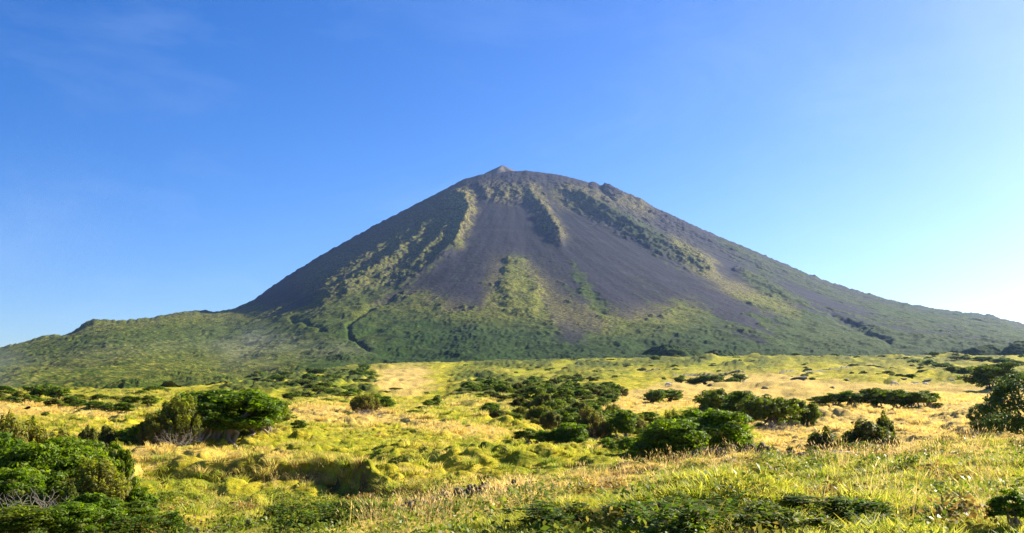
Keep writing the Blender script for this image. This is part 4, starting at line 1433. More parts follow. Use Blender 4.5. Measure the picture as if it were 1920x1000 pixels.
# grove on the golden field
g = 'windswept trees on the golden field'
plant('W', 1227, 758, 40, 30, 'small wind-bent tree, left one of the pair alone on the golden field', 'tree', g, dmin=110, var=0)
plant('W', 1257, 756, 52, 27, 'flat-topped small tree, right one of the pair alone on the golden field', 'tree', g, dmin=110, var=1)
plant('W', 1348, 786, 72, 62, 'tallest leaning tree at the left end of the grove', 'tree', g, dmin=90, var=2)
plant('W', 1385, 792, 70, 58, 'dull green tree second from the left in the grove', 'tree', g, dmin=90, var=3)
plant('W', 1418, 796, 74, 58, 'dense tree in the middle of the grove', 'tree', g, dmin=90, var=0)
plant('W', 1452, 806, 86, 66, 'broad bright-topped tree right of the middle of the grove', 'tree', g, dmin=86, var=1)
plant('W', 1486, 800, 52, 50, 'narrow tree before the right end of the grove', 'tree', g, dmin=90, var=3)
plant('W', 1508, 802, 46, 54, 'round-topped tree with clear bare stems at the right end of the grove', 'tree', g, dmin=90, var=2)
plant('D', 1335, 788, 50, 24, 'grey fallen branches at the left foot of the grove', 'dead bush', g, dmin=90, var=0)
plant('D', 1462, 812, 60, 26, 'grey dead branches on the ground under the grove', 'dead bush', g, dmin=84, var=1)
g = 'row of bushes across the golden field'
for px, py, w, h, lb in [(1540, 768, 46, 26, 'leftmost low bush of the row across the golden field'), (1566, 769, 50, 33, 'second bush from the left in the row across the golden field'),
                         (1594, 769, 52, 36, 'third bush from the left in the row across the golden field'), (1620, 769, 48, 32, 'shaded bush in the middle of the row across the golden field'),
                         (1644, 768, 46, 44, 'tallest bush with a yellowish crown in the row across the golden field'), (1684, 769, 56, 40, 'round dark bush right of the tallest one in the row'),
                         (1712, 770, 46, 34, 'bush with visible stems near the right end of the row'), (1740, 769, 44, 36, 'spreading bush at the right end of the row'),
                         (1758, 767, 20, 12, 'tiny outlying bush past the right end of the row')]:
    plant('W' if px in (1644, 1712) else 'j', px, py, w * 1.25, h, lb, 'bush', g, dmin=110)
g = 'bushes far out on the golden field'
for px, py, w, h, lb in [(1275, 718, 22, 12, 'small bush at the left of the far group on the golden field'), (1300, 723, 30, 16, 'dark bush second in the far group on the golden field'),
                         (1322, 723, 34, 20, 'middle bush of the far group on the golden field'), (1345, 723, 36, 20, 'broad bush right of the middle of the far group'),
                         (1370, 721, 26, 14, 'greyish low bush near the right of the far group'), (1388, 720, 24, 20, 'upright dark bush at the right end of the far group')]:
    plant('W', px, py, w, h, lb, 'bush', g, dmin=150)
# behind the stone wall, right
g = 'dark heaths behind the stone wall'
plant('h', 1448, 862, 34, 30, 'small knobbly heath behind the left part of the stone wall', 'bush', g, y=64, var=0)
plant('h', 1480, 862, 30, 28, 'small round-headed heath above the middle of the stone wall', 'bush', g, y=64, var=1)
plant('j', 1432, 868, 44, 34, 'fresh green bush behind the stone wall', 'bush', g, y=61, var=2)
plant('h', 1546, 858, 92, 62, 'fan-shaped dark heath left of the white trough', 'bush', g, y=66, var=0)
plant('h', 1580, 856, 48, 42, 'narrow heath right behind the white trough', 'bush', g, y=67, var=0)
plant('j', 1526, 862, 36, 26, 'low dark bush at the left foot of the fan-shaped heath', 'bush', g, y=62, var=1)
plant('h', 1628, 862, 112, 80, 'large dark heath with stubby plumes right of the white trough', 'tree', g, y=65, var=1)
plant('h', 1660, 862, 54, 96, 'tall column-like heath standing over the dark heaths', 'tree', g, y=66, var=0)
plant('h', 1682, 866, 40, 52, 'short heath at the right end of the dark heaths', 'bush', g, y=64, var=1)
plant('j', 1612, 872, 90, 46, 'leafy green bush below the large dark heath', 'bush', g, y=60, var=0)
plant('j', 1680, 876, 70, 32, 'bright leafy bush below the short heath', 'bush', g, y=57, var=2)
plant('F', 1745, 872, 60, 34, 'pale green bracken behind the bank right of the heaths', 'fern', None, y=57, var=0)
plant('F', 1720, 874, 46, 28, 'bracken left of the pale green bracken by the heaths', 'fern', None, y=56, var=1)
for px, py, w, h, lb in [(1805, 856, 44, 26, 'dark box-like bush at the left end of the low row by the broadleaf tree'), (1840, 856, 56, 22, 'low bush in the middle of the row by the broadleaf tree'),
                         (1878, 852, 60, 26, 'low bush of the row right before the broadleaf tree')]:
    plant('j', px, py, w, h, lb, 'bush', 'low row of bushes by the broadleaf tree', y=60)
# right edge
plant('B', 1940, 874, 190, 182, 'large dark broadleaf tree cut off by the right edge', 'tree', None, y=62, var=0)
plant('B', 1845, 800, 60, 46, 'low side bush reaching left of the large broadleaf tree', 'bush', None, y=86, var=0, sink=0.12)
plant('W', 1866, 738, 84, 56, 'umbrella-crowned tree casting a long shadow on the golden field', 'tree', None, dmin=150, var=3)
g = 'bushes at the far right beyond the golden field'
for px, py, w, h in [(1790, 704, 40, 18), (1815, 705, 36, 18), (1836, 706, 34, 14), (1740, 688, 40, 16), (1715, 682, 34, 10), (1770, 690, 36, 10), (1800, 678, 40, 10), (1840, 680, 44, 12),
                     (1880, 682, 50, 14), (1905, 690, 40, 14), (1690, 712, 40, 12), (1665, 705, 26, 10), (1730, 700, 26, 9), (1620, 702, 24, 9), (1600, 690, 24, 8), (1870, 694, 40, 12)]:
    plant(RNG.choice('WjS'), px, py, w, h, 'distant bush in the rough ground at the far right above the golden field', 'bush', g, dmin=200)
g = 'small bushes dotted over the far upper pasture'
n = 0
while n < 90:
    px, py = RNG.uniform(850, 1800), RNG.uniform(681, 716)
    if dry_map[int((py - RY0) / RES), int((px - RX0) / RES)] > 0.55:
        continue
    w = RNG.uniform(8, 20)
    plant('S', px, py, w, w * RNG.uniform(0.3, 0.5), 'tiny far bush dotted on the upper pasture below the mountain', 'bush', g, dmin=220)
    n += 1
g = 'small bushes scattered over the middle meadow'
for px, py, w, h in [(735, 756, 18, 8), (850, 772, 14, 8), (870, 780, 16, 8), (925, 772, 14, 8), (760, 760, 14, 6), (700, 745, 20, 8), (820, 748, 16, 8), (840, 735, 20, 10), (800, 742, 18, 8), (930, 790, 22, 12), (610, 812, 16, 9)]:
    plant('S', px, py, w, h, 'small isolated bush on the open yellow meadow left of the thicket', 'bush', g, dmin=90)
g = 'bushes along the far edge of the pasture'
for i in range(54):
    px = 720 + i * 22.5 + RNG.uniform(-12, 12)
    w = RNG.uniform(8, 24)
    plant(RNG.choice('SSj'), px, RNG.uniform(674, 682) - (px - 720) * 0.006, w, w * RNG.uniform(0.28, 0.5), 'tiny dark bush along the far edge of the pasture at the foot of the mountain', 'bush', g, dmin=500)
# ferns and brambles on the near bank
g = 'bracken on the near bank'
for px, y, w, h, lb in [(985, 20, 78, 62, 'tall bracken left of the shaded bramble bank'), (1045, 23, 70, 66, 'tall bracken at the top end of the shaded bramble bank'), (960, 19, 70, 50, 'low bracken at the bottom edge left of the bank'),
                        (1250, 14.2, 130, 52, 'bracken spreading over the shaded bramble bank'), (1340, 14.4, 130, 50, 'yellowish bracken right of the spreading bracken'), (1220, 42, 50, 34, 'bracken at the foot of the bright layered juniper'),
                        (1440, 46, 70, 30, 'bracken below the left part of the stone wall'), (1500, 45, 70, 28, 'bracken below the right part of the stone wall'), (780, 40, 40, 24, 'bracken beside the end of the earth bank'),
                        (830, 38, 40, 26, 'bracken above the mossy wall stones'), (600, 30, 60, 30, 'bracken in the brambles below the earth bank'), (1160, 18, 80, 40, 'bracken at the left of the bramble hump'), (700, 29, 70, 34, 'bracken right of the brambles below the earth bank')]:
    plant('F', px, 950, w, h, lb, 'fern', g, y=y)
plant('j', 1905, 1030, 90, 110, 'bright leafy bush in the bottom right corner', 'bush', None, y=13.5, var=2)
g = 'brambles on the near bank'
for px, y, w, h, lb in [(1060, 16.0, 190, 37, 'bramble at the left tip of the shaded hump'), (1215, 15.2, 200, 45, 'dark bramble in the middle of the shaded hump'),
                        (1300, 15.0, 200, 43, 'bramble with yellow tips right of the hump middle'), (1470, 15.6, 160, 37, 'bramble at the right end of the shaded hump'),
                        (1500, 19, 110, 60, 'single dark bramble standing in the bright grass'), (1240, 13.0, 240, 62, 'leafy bramble at the bottom edge below the middle of the hump'), (1460, 13.6, 200, 56, 'leafy bramble at the bottom edge past the right end of the hump'), (1590, 15, 180, 50, 'low bramble at the bottom edge right of the hump'), (1840, 18, 160, 50, 'dull bramble near the bottom right corner'),
                        (1760, 15, 150, 46, 'low bramble left of the bright corner bush'), (1640, 27, 80, 30, 'brownish bramble in the grass below the dark heaths'), (1780, 30, 120, 34, 'rusty bramble on the right bank'),
                        (1850, 33, 100, 34, 'rusty bramble under the yellow grass mounds'), (1240, 30, 70, 26, 'flat brown bramble among the tall dry grass')]:
    plant('R', px, 960, w, h, lb, 'bramble', g, y=y)
g = 'brambles below the earth bank'
for px, y, w, h, lb in [(540, 31, 90, 32, 'bramble at the left below the earth bank'), (600, 32, 90, 34, 'bramble in the middle below the earth bank'), (655, 32, 90, 34, 'bramble under the bare peak of the earth bank'),
                        (705, 31.5, 80, 30, 'bramble at the right below the earth bank'), (640, 27, 110, 30, 'bramble nearer the bottom edge below the earth bank'), (560, 27, 100, 28, 'bramble at the bottom edge left of the others'),
                        (760, 31, 60, 24, 'bramble where the earth bank meets the wall stones'), (330, 25.5, 90, 26, 'bramble by the dark boulders at the bottom edge')]:
    plant('R', px, 960, w, h, lb, 'bramble', g, y=y)

# ------------------------------------------------------------------ stones
def stone_mesh(seed, name='stone'):
    rng = np.random.RandomState(seed)
    n, m = 5, 4
    V = [(0, 0, -0.5)]
    for i in range(1, m):
        th = math.pi * i / m
        for j in range(n):
            an = 2 * math.pi * (j + 0.5 * (i % 2)) / n
            q = 0.5 * (0.55 + 0.80 * rng.rand())
            V.append((q * math.sin(th) * math.cos(an) * 1.15, q * math.sin(th) * math.sin(an), -q * math.cos(th)))
    V.append((0, 0, 0.5))
    F = []
    for j in range(n):
        F.append((0, 1 + (j + 1) % n, 1 + j))
    for i in range(m - 2):
        for j in range(n):
            a, b = 1 + i * n + j, 1 + i * n + (j + 1) % n
            F += [(a, b, b + n), (a, b + n, a + n)]
    k = 1 + (m - 2) * n
    for j in range(n):
        F.append((k + j, k + (j + 1) % n, len(V) - 1))
    return mesh_np(name, V, F, M_STONE)


STN = [stone_mesh(s) for s in range(200, 208)]


def wall_of_stones(name, pts, size, rows, label):
    """pts: (px, distance); dry stone wall along them"""
    P = [(pix2ut(px, 900)[0] * y, y) for px, y in pts]
    o = link(name, None, None, (P[0][0], P[0][1], gz(*P[0])))
    tag(o, label, 'stone wall')
    L = [math.dist(a, b) for a, b in zip(P[:-1], P[1:])]
    tot, k = sum(L), 0
    for r in range(rows):
        s = RNG.uniform(0, size)
        while s < tot:
            a, i = s, 0
            while a > L[i] and i < len(L) - 1:
                a -= L[i]
                i += 1
            f = min(a / L[i], 1)
            x = P[i][0] + (P[i + 1][0] - P[i][0]) * f
            y = P[i][1] + (P[i + 1][1] - P[i][1]) * f
            sz = size * RNG.uniform(0.6, 1.45)
            if r < rows - 1 or RNG.random() > 0.45:
                c = link('stone', RNG.choice(STN), o)
                for layer in (0,):
                    c.location = (x - o.location[0] + RNG.uniform(-0.04, 0.04), y - o.location[1] + RNG.uniform(-0.10, 0.10), gz(x, y) - o.location[2] + size * (0.32 + 0.62 * r) + RNG.uniform(-0.04, 0.04))
                c.rotation_euler = (RNG.uniform(-0.5, 0.5), RNG.uniform(-0.5, 0.5), RNG.uniform(0, 6.28))
                c.scale = (sz * 1.15, sz * 1.05, sz * RNG.uniform(0.75, 1.0))
                k += 1
            s += sz * (0.72 if RNG.random() > 0.12 else 1.6)
    return o


wall_of_stones('stone_wall', [(1265, 51.5), (1330, 51.5), (1400, 52), (1480, 52.5), (1565, 53)], 0.27, 5, 'dark dry stone wall running from the junipers to the white trough')
wall_of_stones('stone_wall', [(735, 33.5), (800, 34.5), (860, 35.5), (930, 37), (965, 39)], 0.24, 3, 'mossy dry stone wall half buried in grass right of the earth bank')
wall_of_stones('stone_wall', [(300, 26), (345, 26.5), (400, 27), (480, 28)], 0.15, 2, 'short dark stone wall at the bottom edge right of the left thicket')
wall_of_stones('stone_wall', [(1110, 45), (1160, 47), (1200, 49)], 0.32, 2, 'low remnant of dark wall stones left of the bright layered juniper')


def boulder(px, py, w, h, label, dmin=60, y=None, group=None, flat=0.7):
    x, yy = spot(px, py, dmin) if y is None else (pix2ut(px, 900)[0] * y, y)
    o = link('boulder', RNG.choice(STN))
    W, H = w * yy / FPX, h * yy / FPX
    o.location = (x, yy, gz(x, yy) + H * 0.2)
    o.rotation_euler = (RNG.uniform(-0.2, 0.2), RNG.uniform(-0.2, 0.2), RNG.uniform(0, 6.28))
    o.scale = (W, W * 0.9, H * 1.2)
    tag(o, label, 'boulder', group)
    REC.append((px, py, 'K', o, label))


boulder(236, 852, 34, 32, 'pale rugged boulder between the left thicket and the big clump', y=52)
for px, py, w, h in [(1332, 726, 14, 5), (1436, 732, 22, 8), (1430, 710, 14, 4), (1395, 723, 12, 6), (1560, 729, 10, 6), (1500, 716, 30, 6), (1530, 718, 24, 6), (1588, 716, 18, 7), (1570, 712, 20, 5),
                     (1740, 716, 20, 7), (1765, 716, 26, 7), (1660, 713, 16, 5), (1690, 716, 24, 5), (1830, 718, 20, 8), (1858, 738, 26, 9), (1590, 790, 26, 6), (1640, 786, 30, 6), (1600, 797, 12, 6), (1480, 708, 20, 5)]:
    boulder(px, py, w, h, 'dark lava rock poking out of the dry grass around the golden field', 100, None, 'lava rocks on the golden field')


# far field walls: low ridges of piled stone, their stones no longer to be told apart
def far_wall(pts, h, label):
    pts2 = []
    for (a, b), (c, d) in zip(pts[:-1], pts[1:]):
        k = max(2, int(abs(c - a) / 2.5))
        for i in range(k):
            pts2.append((a + (c - a) * i / k, b + (d - b) * i / k))
    V, F = [], []
    base = None
    for i, (px, py) in enumerate(pts2):
        x, y = spot(px, py, 200)
        z = gz(x, y)
        if base is None:
            base = (x, y, z)
        hh = h * RNG.uniform(0.65, 1.25)
        x, y, z = x - base[0], y - base[1], z - base[2]
        V += [(x, y - 0.9, z - 0.8), (x, y - 0.35, z + hh), (x, y + 0.35, z + hh * 0.95), (x, y + 0.9, z - 0.8)]
        if i:
            o = (i - 1) * 4
            for j in range(3):
                F.append((o + j, o + j + 1, o + 5 + j, o + 4 + j))
    o = link('stone_wall', mesh_np('stone_wall', V, F, M_STONE), None, base)
    tag(o, label, 'stone wall')


far_wall([(1462, 702), (1500, 700), (1545, 697), (1600, 695)], 1.3, 'long thin field wall above the golden field on the right')
far_wall([(1262, 708), (1300, 706), (1360, 704), (1400, 703)], 1.2, 'field wall along the upper edge of the golden field')
far_wall([(1180, 696), (1205, 698), (1240, 697)], 1.2, 'short field wall on the green far pasture above the twin trees')
far_wall([(990, 718), (1020, 719), (1045, 718)], 1.2, 'short dark field wall above the wide thicket')
far_wall([(1560, 690), (1620, 689), (1680, 691)], 1.2, 'field wall across the far right pasture')

# ------------------------------------------------------------------ trough, cattle, bird
def bm_box(V, F, x0, x1, y0, y1, z0, z1):
    o = len(V)
    V += [(x0, y0, z0), (x1, y0, z0), (x1, y1, z0), (x0, y1, z0), (x0, y0, z1), (x1, y0, z1), (x1, y1, z1), (x0, y1, z1)]
    F += [tuple(i + o for i in q) for q in ((3, 2, 1, 0), (4, 5, 6, 7), (0, 1, 5, 4), (1, 2, 6, 5), (2, 3, 7, 6), (3, 0, 4, 7))]


M_TROUGH = mat_plain('trough_concrete', (0.10, 0.095, 0.10), (0.22, 0.20, 0.20), 5.0, 0.8, 0.2, 0.4)
M_RIM = mat_plain('trough_rim_white', (0.66, 0.66, 0.70), (0.80, 0.80, 0.82), 8.0, 0.5, 0.3, 0.1)
u, t = pix2ut(1580, 846)
ty = 54.5
TZ = t * ty
tr = link('water_trough', None, None, (u * ty, ty, TZ - 0.62))
tr.rotation_euler = (0, 0.03, 0.06)
tag(tr, 'long low trough with a white rim behind the end of the stone wall', 'trough')
V, F = [], []
bm_box(V, F, -0.62, 0.62, -0.25, -0.19, 0.0, 0.52)
bm_box(V, F, -0.62, 0.62, 0.19, 0.25, 0.0, 0.52)
bm_box(V, F, -0.62, -0.56, -0.188, 0.188, 0.0, 0.52)
bm_box(V, F, 0.56, 0.62, -0.188, 0.188, 0.0, 0.52)
bm_box(V, F, -0.558, 0.558, -0.188, 0.188, 0.0, 0.08)
link('basin', mesh_np('basin', V, F, M_TROUGH), tr)
V, F = [], []
bm_box(V, F, -0.66, 0.66, -0.29, -0.17, 0.523, 0.60)
bm_box(V, F, -0.66, 0.66, 0.17, 0.29, 0.523, 0.60)
bm_box(V, F, -0.66, -0.54, -0.168, 0.168, 0.523, 0.598)
bm_box(V, F, 0.54, 0.66, -0.168, 0.168, 0.523, 0.598)
link('rim', mesh_np('rim', V, F, M_RIM), tr)


def skinned(name, pts, edges, rad, mat, sub=1):
    """one continuous body grown round a skeleton"""
    me = bpy.data.meshes.new(name)
    me.from_pydata(pts, edges, [])
    o = bpy.data.objects.new(name, me)
    COL.objects.link(o)
    sk = o.modifiers.new('skin', 'SKIN')
    if not me.skin_vertices:
        bm_ = bmesh.new()
        bm_.from_mesh(me)
        bm_.verts.layers.skin.verify()
        bm_.to_mesh(me)
        bm_.free()
    for i, r in enumerate(rad):
        me.skin_vertices[0].data[i].radius = r if isinstance(r, tuple) else (r, r)
    me.skin_vertices[0].data[0].use_root = True
    ss = o.modifiers.new('sub', 'SUBSURF')
    ss.levels = ss.render_levels = sub
    me.materials.append(mat)
    bpy.context.view_layer.update()
    dg = bpy.context.evaluated_depsgraph_get()
    m2 = bpy.data.meshes.new_from_object(o.evaluated_get(dg))
    m2.name = name
    bpy.data.objects.remove(o)
    return m2


import bmesh
M_COW = mat_plain('pale_hide', (0.42, 0.38, 0.33), (0.80, 0.77, 0.72), 2.2, 0.85, 0.1, 0.1)
M_HORN = mat_plain('horn', (0.2, 0.16, 0.1), (0.4, 0.34, 0.25), 8, 0.6, 0.2, 0.1)


def cow_mesh(graze):
    hz, hx = (0.42, 1.45) if graze else (1.38, 1.38)
    nz, nx = (0.85, 1.20) if graze else (1.30, 1.08)
    p = [(0, 0, 1.05), (-0.42, 0, 1.08), (-0.72, 0, 1.12), (0.42, 0, 1.04), (0.75, 0, 1.10), (nx, 0, nz), (hx, 0, hz), (hx + (0.12 if graze else 0.30), 0, hz - (0.26 if graze else 0.16)),
         (-0.86, 0, 0.92), (-0.90, 0, 0.50)]
    r = [(0.34, 0.40), (0.33, 0.37), (0.25, 0.27), (0.33, 0.39), (0.24, 0.31), (0.13, 0.19), (0.12, 0.13), (0.085, 0.09), 0.035, 0.03]
    e = [(0, 1), (1, 2), (0, 3), (3, 4), (4, 5), (5, 6), (6, 7), (2, 8), (8, 9)]
    for s in (-1, 1):
        for root, x, hk in ((4, 0.66, 0.05), (2, -0.66, -0.10)):
            k = len(p)
            p += [(x, s * 0.20, 0.82), (x + hk, s * 0.20, 0.46), (x + hk * 0.3, s * 0.20, 0.02)]
            r += [0.12, 0.065, 0.055]
            e += [(root, k), (k, k + 1), (k + 1, k + 2)]
        k = len(p)
        p += [(hx + 0.02, s * 0.10, hz + 0.08), (hx - 0.02, s * 0.24, hz + 0.10)]
        r += [0.05, 0.03]
        e += [(6, k), (k, k + 1)]
    return skinned('body', p, e, r, M_COW, 1)


COW = [cow_mesh(True), cow_mesh(False)]
HORN = limb_mesh('horn', [([(0, 0.05 * s, 0.08), (0.02, 0.13 * s, 0.16), (0.08, 0.15 * s, 0.24)], [0.022, 0.016, 0.006]) for s in (-1, 1)], M_HORN, 5)
for px, py, v, rz, lb in [(1252, 728, 0, 0.3, 'pale cow grazing on the golden field just above the pair of small trees'), (1356, 722.5, 0, 2.9, 'pale cow lying low before the far bushes on the golden field'),
                          (1400, 722, 1, 3.3, 'white cow standing at the right end of the far bushes'), (1676, 731, 0, 0.2, 'pale cow grazing alone left of the cattle pair on the right'),
                          (1720, 727, 1, 2.8, 'white cow standing beside a dark bush on the far right field'), (1735, 728, 0, 0.5, 'pale cow grazing right behind the white standing cow'),
                          (1786, 717, 1, 3.0, 'pale grey cow highest up on the far right field'), (930, 687, 0, 0.4, 'tiny white cow on the far left of the upper pasture'),
                          (1084, 686, 1, 2.6, 'tiny white cow near the middle of the upper pasture'), (1130, 686, 0, 0.1, 'tiny white cow right of the middle one on the upper pasture')]:
    x, y = spot(px, py, 150)
    o = link('cow', None, None, (x, y, gz(x, y)))
    o.rotation_euler = (0, 0, rz)
    o.scale = (1.05,) * 3
    tag(o, lb, 'cow', 'cattle on the far pasture')
    link('body', COW[v], o)
    hn = link('horn', HORN, o)
    hn.location = (1.45, 0, 0.42) if v == 0 else (1.38, 0, 1.38)

M_BIRD = mat_plain('dark_feathers', (0.010, 0.009, 0.008), (0.035, 0.028, 0.022), 20, 0.6, 0.3, 0.1)
M_BEAK = mat_plain('beak', (0.5, 0.22, 0.02), (0.6, 0.28, 0.03), 10, 0.5, 0.3, 0.1)
u, t = pix2ut(52, 769)
by = 35.0
bird = link('bird', None, None, (u * by, by, t * by))
bird.rotation_euler = (0, 0, 0.25)
tag(bird, 'small dark bird perched on the tip of the slim brown heath at left', 'bird')
link('body', skinned('body', [(0, 0, 0.07), (0.05, 0, 0.095), (0.085, 0, 0.125), (-0.06, 0, 0.055), (-0.11, 0, 0.045), (-0.19, 0, 0.03)],
                     [(0, 1), (1, 2), (0, 3), (3, 4), (4, 5)], [(0.045, 0.05), (0.036, 0.038), (0.030, 0.030), (0.034, 0.036), (0.022, 0.014), (0.020, 0.006)], M_BIRD, 2), bird)
link('beak', limb_mesh('beak', [([(0.11, 0, 0.125), (0.15, 0, 0.120)], [0.010, 0.002])], M_BEAK, 5), bird)
for s in (-1, 1):
    link('leg', limb_mesh('leg', [([(-0.005, 0.018 * s, 0.04), (0.002, 0.018 * s, -0.01)], [0.005, 0.004])], M_BEAK, 4), bird)

# ------------------------------------------------------------------ grass, standing as blades on the near ground
def tuft(seed, n, h, spread, wid, lean=0.5, head=False):
    rng = np.random.RandomState(seed)
    V, F, T = [], [], []
    for i in range(n):
        an = rng.rand() * 6.28
        r = spread * math.sqrt(rng.rand())
        b = np.array([r * math.cos(an), r * math.sin(an), -0.08])
        a2 = an + rng.normal() * 0.9
        L = h * (0.55 + 0.6 * rng.rand())
        d = np.array([math.cos(a2), math.sin(a2), 0]) * lean * L * (0.3 + rng.rand())
        s = np.array([-math.sin(a2 + rng.normal()), math.cos(a2 + rng.normal()), 0]) * wid
        m = b + d * 0.35 + np.array([0, 0, L * 0.62])
        e = b + d + np.array([0, 0, L])
        o = len(V)
        V += [b - s, b + s, m + s * 0.75, m - s * 0.75, e + s * 0.12, e - s * 0.12]
        F += [(o, o + 1, o + 2, o + 3), (o + 3, o + 2, o + 4, o + 5)]
        tt = rng.rand()
        T += [tt * 0.2, tt * 0.2, tt * 0.6, tt * 0.6, tt, tt]
        if head:
            o = len(V)
            hv = (e - m) * 0.35
            w = s * 2.6
            V += [e, e + w + hv * 0.4, e + hv * 1.4, e - w + hv * 0.4]
            F += [(o, o + 1, o + 2, o + 3)]
            T += [0.9] * 4
    return mesh_np('tuft', np.array(V), np.array(F), None, {'tint': np.array(T)})


def scatter(name, P, scl, var, dry, rv, tufts, mat, label):
    """instances of the tufts on the points P (geometry nodes)"""
    c = bpy.data.collections.new(name + '_tufts')
    for i, me in enumerate(tufts):
        me.materials.append(mat)
        c.objects.link(bpy.data.objects.new('tuft_%02d' % i, me))
    n = len(P)
    me = bpy.data.meshes.new(name)
    me.vertices.add(n)
    me.vertices.foreach_set('co', np.asarray(P, np.float32).ravel())
    rs = np.random.RandomState(n)
    rot = np.stack([rs.normal(size=n) * 0.12, rs.normal(size=n) * 0.12, rs.rand(n) * 6.28], -1)
    for nm, a in (('scl', scl), ('dry', dry), ('rv', rv)):
        me.attributes.new(nm, 'FLOAT', 'POINT').data.foreach_set('value', np.asarray(a, np.float32))
    me.attributes.new('var', 'INT', 'POINT').data.foreach_set('value', np.asarray(var, np.int32))
    me.attributes.new('rot', 'FLOAT_VECTOR', 'POINT').data.foreach_set('vector', rot.astype(np.float32).ravel())
    o = link(name, me)
    ng = bpy.data.node_groups.new(name, 'GeometryNodeTree')
    ng.interface.new_socket('Geometry', in_out='INPUT', socket_type='NodeSocketGeometry')
    ng.interface.new_socket('Geometry', in_out='OUTPUT', socket_type='NodeSocketGeometry')
    N, L = ng.nodes, ng.links
    gi, go = N.new('NodeGroupInput'), N.new('NodeGroupOutput')
    iop = N.new('GeometryNodeInstanceOnPoints')
    ci = N.new('GeometryNodeCollectionInfo')
    ci.inputs['Collection'].default_value = c
    ci.inputs['Separate Children'].default_value = True
    ci.inputs['Reset Children'].default_value = True
    iop.inputs['Pick Instance'].default_value = True

    def named(nm, typ):
        q = N.new('GeometryNodeInputNamedAttribute')
        q.data_type = typ
        q.inputs['Name'].default_value = nm
        return [s for s in q.outputs if s.enabled and s.name == 'Attribute'][0]
    L.new(gi.outputs[0], iop.inputs['Points'])
    L.new(ci.outputs[0], iop.inputs['Instance'])
    L.new(named('var', 'INT'), iop.inputs['Instance Index'])
    L.new(named('scl', 'FLOAT'), iop.inputs['Scale'])
    L.new(named('rot', 'FLOAT_VECTOR'), iop.inputs['Rotation'])
    L.new(iop.outputs[0], go.inputs[0])
    md = o.modifiers.new('scatter', 'NODES')
    md.node_group = ng
    tag(o, label, None, None, 'stuff')
    return o


def strew(rng, n, y0, y1, ulim=0.60, power=1.0):
    """n points between two distances, evenly over the picture's fan of ground"""
    y = np.sqrt(rng.rand(n) * (y1 ** 2 - y0 ** 2) + y0 ** 2) if power == 1.0 else y0 * (y1 / y0) ** rng.rand(n)
    u = (rng.rand(n) * 2 - 1) * ulim
    return u * y, y


def masks_at(x, y):
    u = x / y
    px, py = ut2pix(u, ground_z(x, y, False) / y)
    wx, wy = warp(x, y)
    return px, py, sample(dry_map, px + wx, py + wy), sample(green_map, px + wx, py + wy)


rg = np.random.RandomState(99)
NV = 6
short = [tuft(300 + i, 24, 0.17, 0.15, 0.0085, 1.0) for i in range(NV)]
X1, Y1 = strew(rg, 60000, 11, 46)
X2, Y2 = strew(rg, 70000, 40, 110)
X3, Y3 = strew(rg, 46000, 105, 300)
gxs, gys = np.concatenate([X1, X2, X3]), np.concatenate([Y1, Y2, Y3])
px, py, dr, lu = masks_at(gxs, gys)
hump = sample(poly([(980, 1080), (1010, 990), (1100, 962), (1250, 944), (1400, 944), (1490, 965), (1520, 1080)], 5, 1.0), px, py)
keep = (fbm(gxs / 2.2, gys / 2.2, 2) > -0.45) & (hump < 0.55 + 1.0 * rg.rand(len(px)))
gxs, gys, dr, lu, px = gxs[keep], gys[keep], dr[keep], lu[keep], px[keep]
nn = len(gxs)
gzs = ground_z(gxs, gys)
patch = fbm(gxs / 5.0, gys / 5.0, 3)
bank = smooth(1000, 1300, px) * (1 - smooth(42, 50, gys)) + 0.35 * (1 - smooth(30, 40, gys))
dryv = np.clip(dr * 1.05 + 0.65 * patch + 0.16 - 0.14 * bank + 0.25 * rg.normal(size=nn) - 0.5 * lu, 0, 1)
sc = (0.75 + 0.5 * rg.rand(nn)) * (0.85 + 0.45 * bank) * (1.0 + 0.9 * smooth(40, 200, gys)) * (0.8 + 0.5 * np.clip(fbm(gxs / 1.6, gys / 1.6, 2), -0.5, 1))
scatter('grass', np.stack([gxs, gys, gzs], -1), sc, rg.randint(0, NV, nn), dryv, rg.rand(nn), short, M_GRASS, 'yellow-green pasture grass standing in tufts over the near ground')
# leafy weeds among the grass of the near bank
def weed(seed):
    rng = np.random.RandomState(seed)
    n = 46
    C = np.stack([rng.normal(size=n) * 0.16, rng.normal(size=n) * 0.16, 0.03 + 0.22 * rng.rand(n)], -1)
    V, F = leaf_cards(rng, C, np.array([0, 0, 0.8]) + rng.normal(size=(n, 3)) * 0.5, 0.030 + 0.022 * rng.rand(n), 0.6)
    return mesh_np('tuft', V, F, None, {'tint': np.repeat(np.clip(rng.rand(n) * 0.6, 0, 1), 4)})


M_WEED = mat_grass('weed_leaf', (0.07, 0.14, 0.008), (0.19, 0.26, 0.012), (0.16, 0.085, 0.022), (0.34, 0.20, 0.05), 0.4)
xs, ys = strew(rg, 11000, 12, 52)
kk = (fbm(xs / 2.6 + 4, ys / 2.6, 3) + 0.3 * rg.normal(size=len(xs))) > 0.38
xs, ys = xs[kk], ys[kk]
nn = len(xs)
scatter('wild_herbs', np.stack([xs, ys, ground_z(xs, ys)], -1), 0.7 + 0.8 * rg.rand(nn), rg.randint(0, 3, nn), smooth(-0.1, 0.5, fbm(xs / 4, ys / 4 + 20, 2)) * 0.9, rg.rand(nn), [weed(600 + i) for i in range(3)], M_WEED,
        'low leafy herbs, green and rusty, growing through the grass of the near bank')
